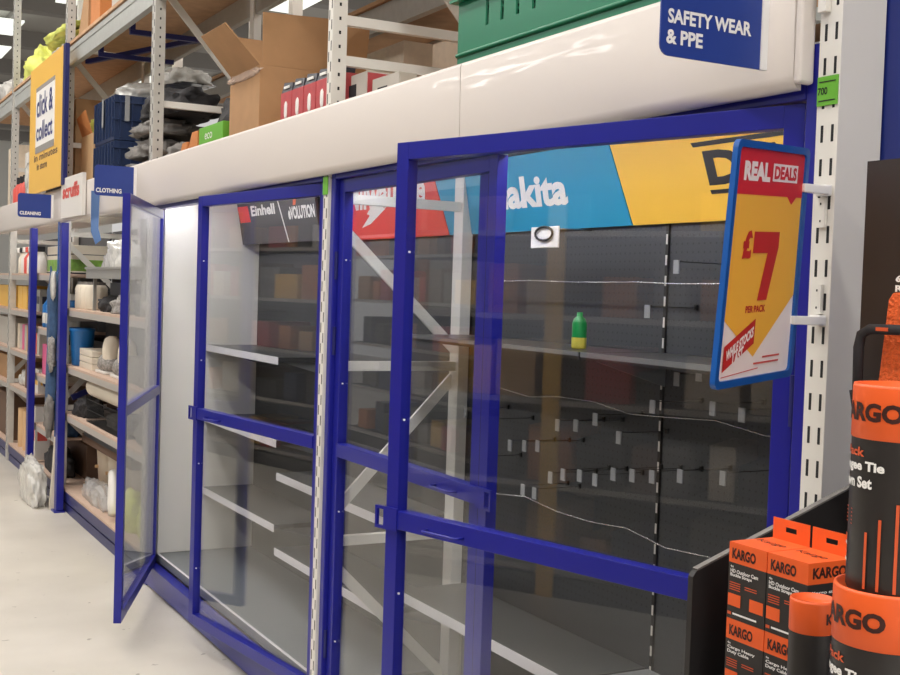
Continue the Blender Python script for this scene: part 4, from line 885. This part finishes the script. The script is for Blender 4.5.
for k in range(9):
    y = 10.2+.124*k
    bx(1.74, 1.95, y, y+.105, 1.0205, .22, ['pale_box', 'rust_red', 'pale_box', 'pack_green', 'sign_yellow', 'pale_box', 'pink', 'pale_box', 'wood_pale'][k], 'slim_carton', '%s slim carton from the right on the third shelf at the left edge' % ORD[k], 'carton', 'slim cartons on the far bay')
bx(1.74, 2.0, 10.22, 10.42, .7005, .2, 'white', 'carton', 'white and yellow carton on the fourth shelf at the left edge', 'carton', None, 'sign_yellow')
bx(1.74, 2.0, 10.5, 10.85, .7005, .22, 'brown', 'carton', 'brown carton on the fourth shelf at the left edge', 'carton')
bagthing((1.82, 11.08, .7005), (.07, .17, .09), 'film', 'plastic_bag', 'pale plastic bag on the fourth shelf at the left edge', 'bag', 47)
bx(1.72, 1.84, 10.2, 10.36, .1605, .44, 'white', 'carton', 'tall white carton on the base shelf beside the far blue upright', 'carton', None, 'rust_red')
for k in range(3):
    y = 10.56+.26*k
    single(MB().cyl((1.80, y, .1605), (1.80, y, .5), .075, 'tan', 20), 'paper_roll', ['tan paper roll standing right on the base shelf at the left edge', 'tan paper roll standing in the middle of the base shelf at the left edge', 'tan paper roll standing left on the base shelf at the left edge'][k], 'roll', 'tan paper rolls on the far base shelf')
for z, h, m, lb in ((.1605, .4, 'brown', 'base'), (.7005, .22, 'cardboard', 'fourth'), (1.0205, .26, 'pale_box', 'third'), (1.3755, .2, 'sign_yellow', 'second')):
    bx(1.74, 2.1, 11.5, 12.6, z, h, m, 'carton', 'long carton on the %s shelf of the furthest bay' % lb, 'carton')
# ------------------------------------------------------------------ run of shelving on the other side of the aisle (seen in the glass)
opp = thing('shelving_run', 'stocked shelving run across the aisle, seen only as reflections in the glass doors', 'shelving', (-2.1, 4, 0))
XO = -1.85
MB().box(XO-.62, XO-.60, -2, 12, 0, 2.6, 'charcoal').build('back_panel', opp)
for z in (.16, .62, 1.08, 1.54, 2.0):
    s_ = MB().box(XO-.6, XO-.01, -2, 12, z-.02, z, 'charcoal').build('shelf', opp); MB().box(XO-.01, XO, -2, 12, z-.03, z, 'rail_grey').build('shelf_edge', s_)
for y in (2.6, 3.9, 5.2, 6.5, 7.8): MB().box(XO-.012, XO+.012, y-.05, y+.05, 0, 2.2, 'sign_yellow').build('upright', opp)
MB().box(XO-.02, XO-.005, -2, 12, 2.22, 2.6, 'brand_dark').build('header', opp)
MB().box(XO-.02, XO, -2, 12, 0, .115, 'charcoal').build('plinth', opp)
goods = MB()
for z in (.1605, .6205, 1.0805, 1.5405, 2.0005):
    y = -1.8
    while y < 11.8:
        wd = rnd.uniform(.12, .38); h = rnd.uniform(.16, .34); d = rnd.uniform(.03, .12)
        goods.box(XO-.5, XO-d, y, y+wd, z, z+min(h, .2 if z > 1.9 else .4), rnd.choice(['charcoal', 'brown', 'cardboard', 'cardboard_orange', 'cloth_grey', 'crate_navy', 'pale_box', 'wood_pale', 'charcoal', 'sign_yellow', 'tan', 'card_black', 'pack_red', 'cloth_grey'])); y += wd+rnd.uniform(.01, .12)
o = goods.build('boxed_goods', opp); o['kind'] = 'stuff'
for ob in bpy.data.objects:
    if '_w' in ob: del ob['_w']
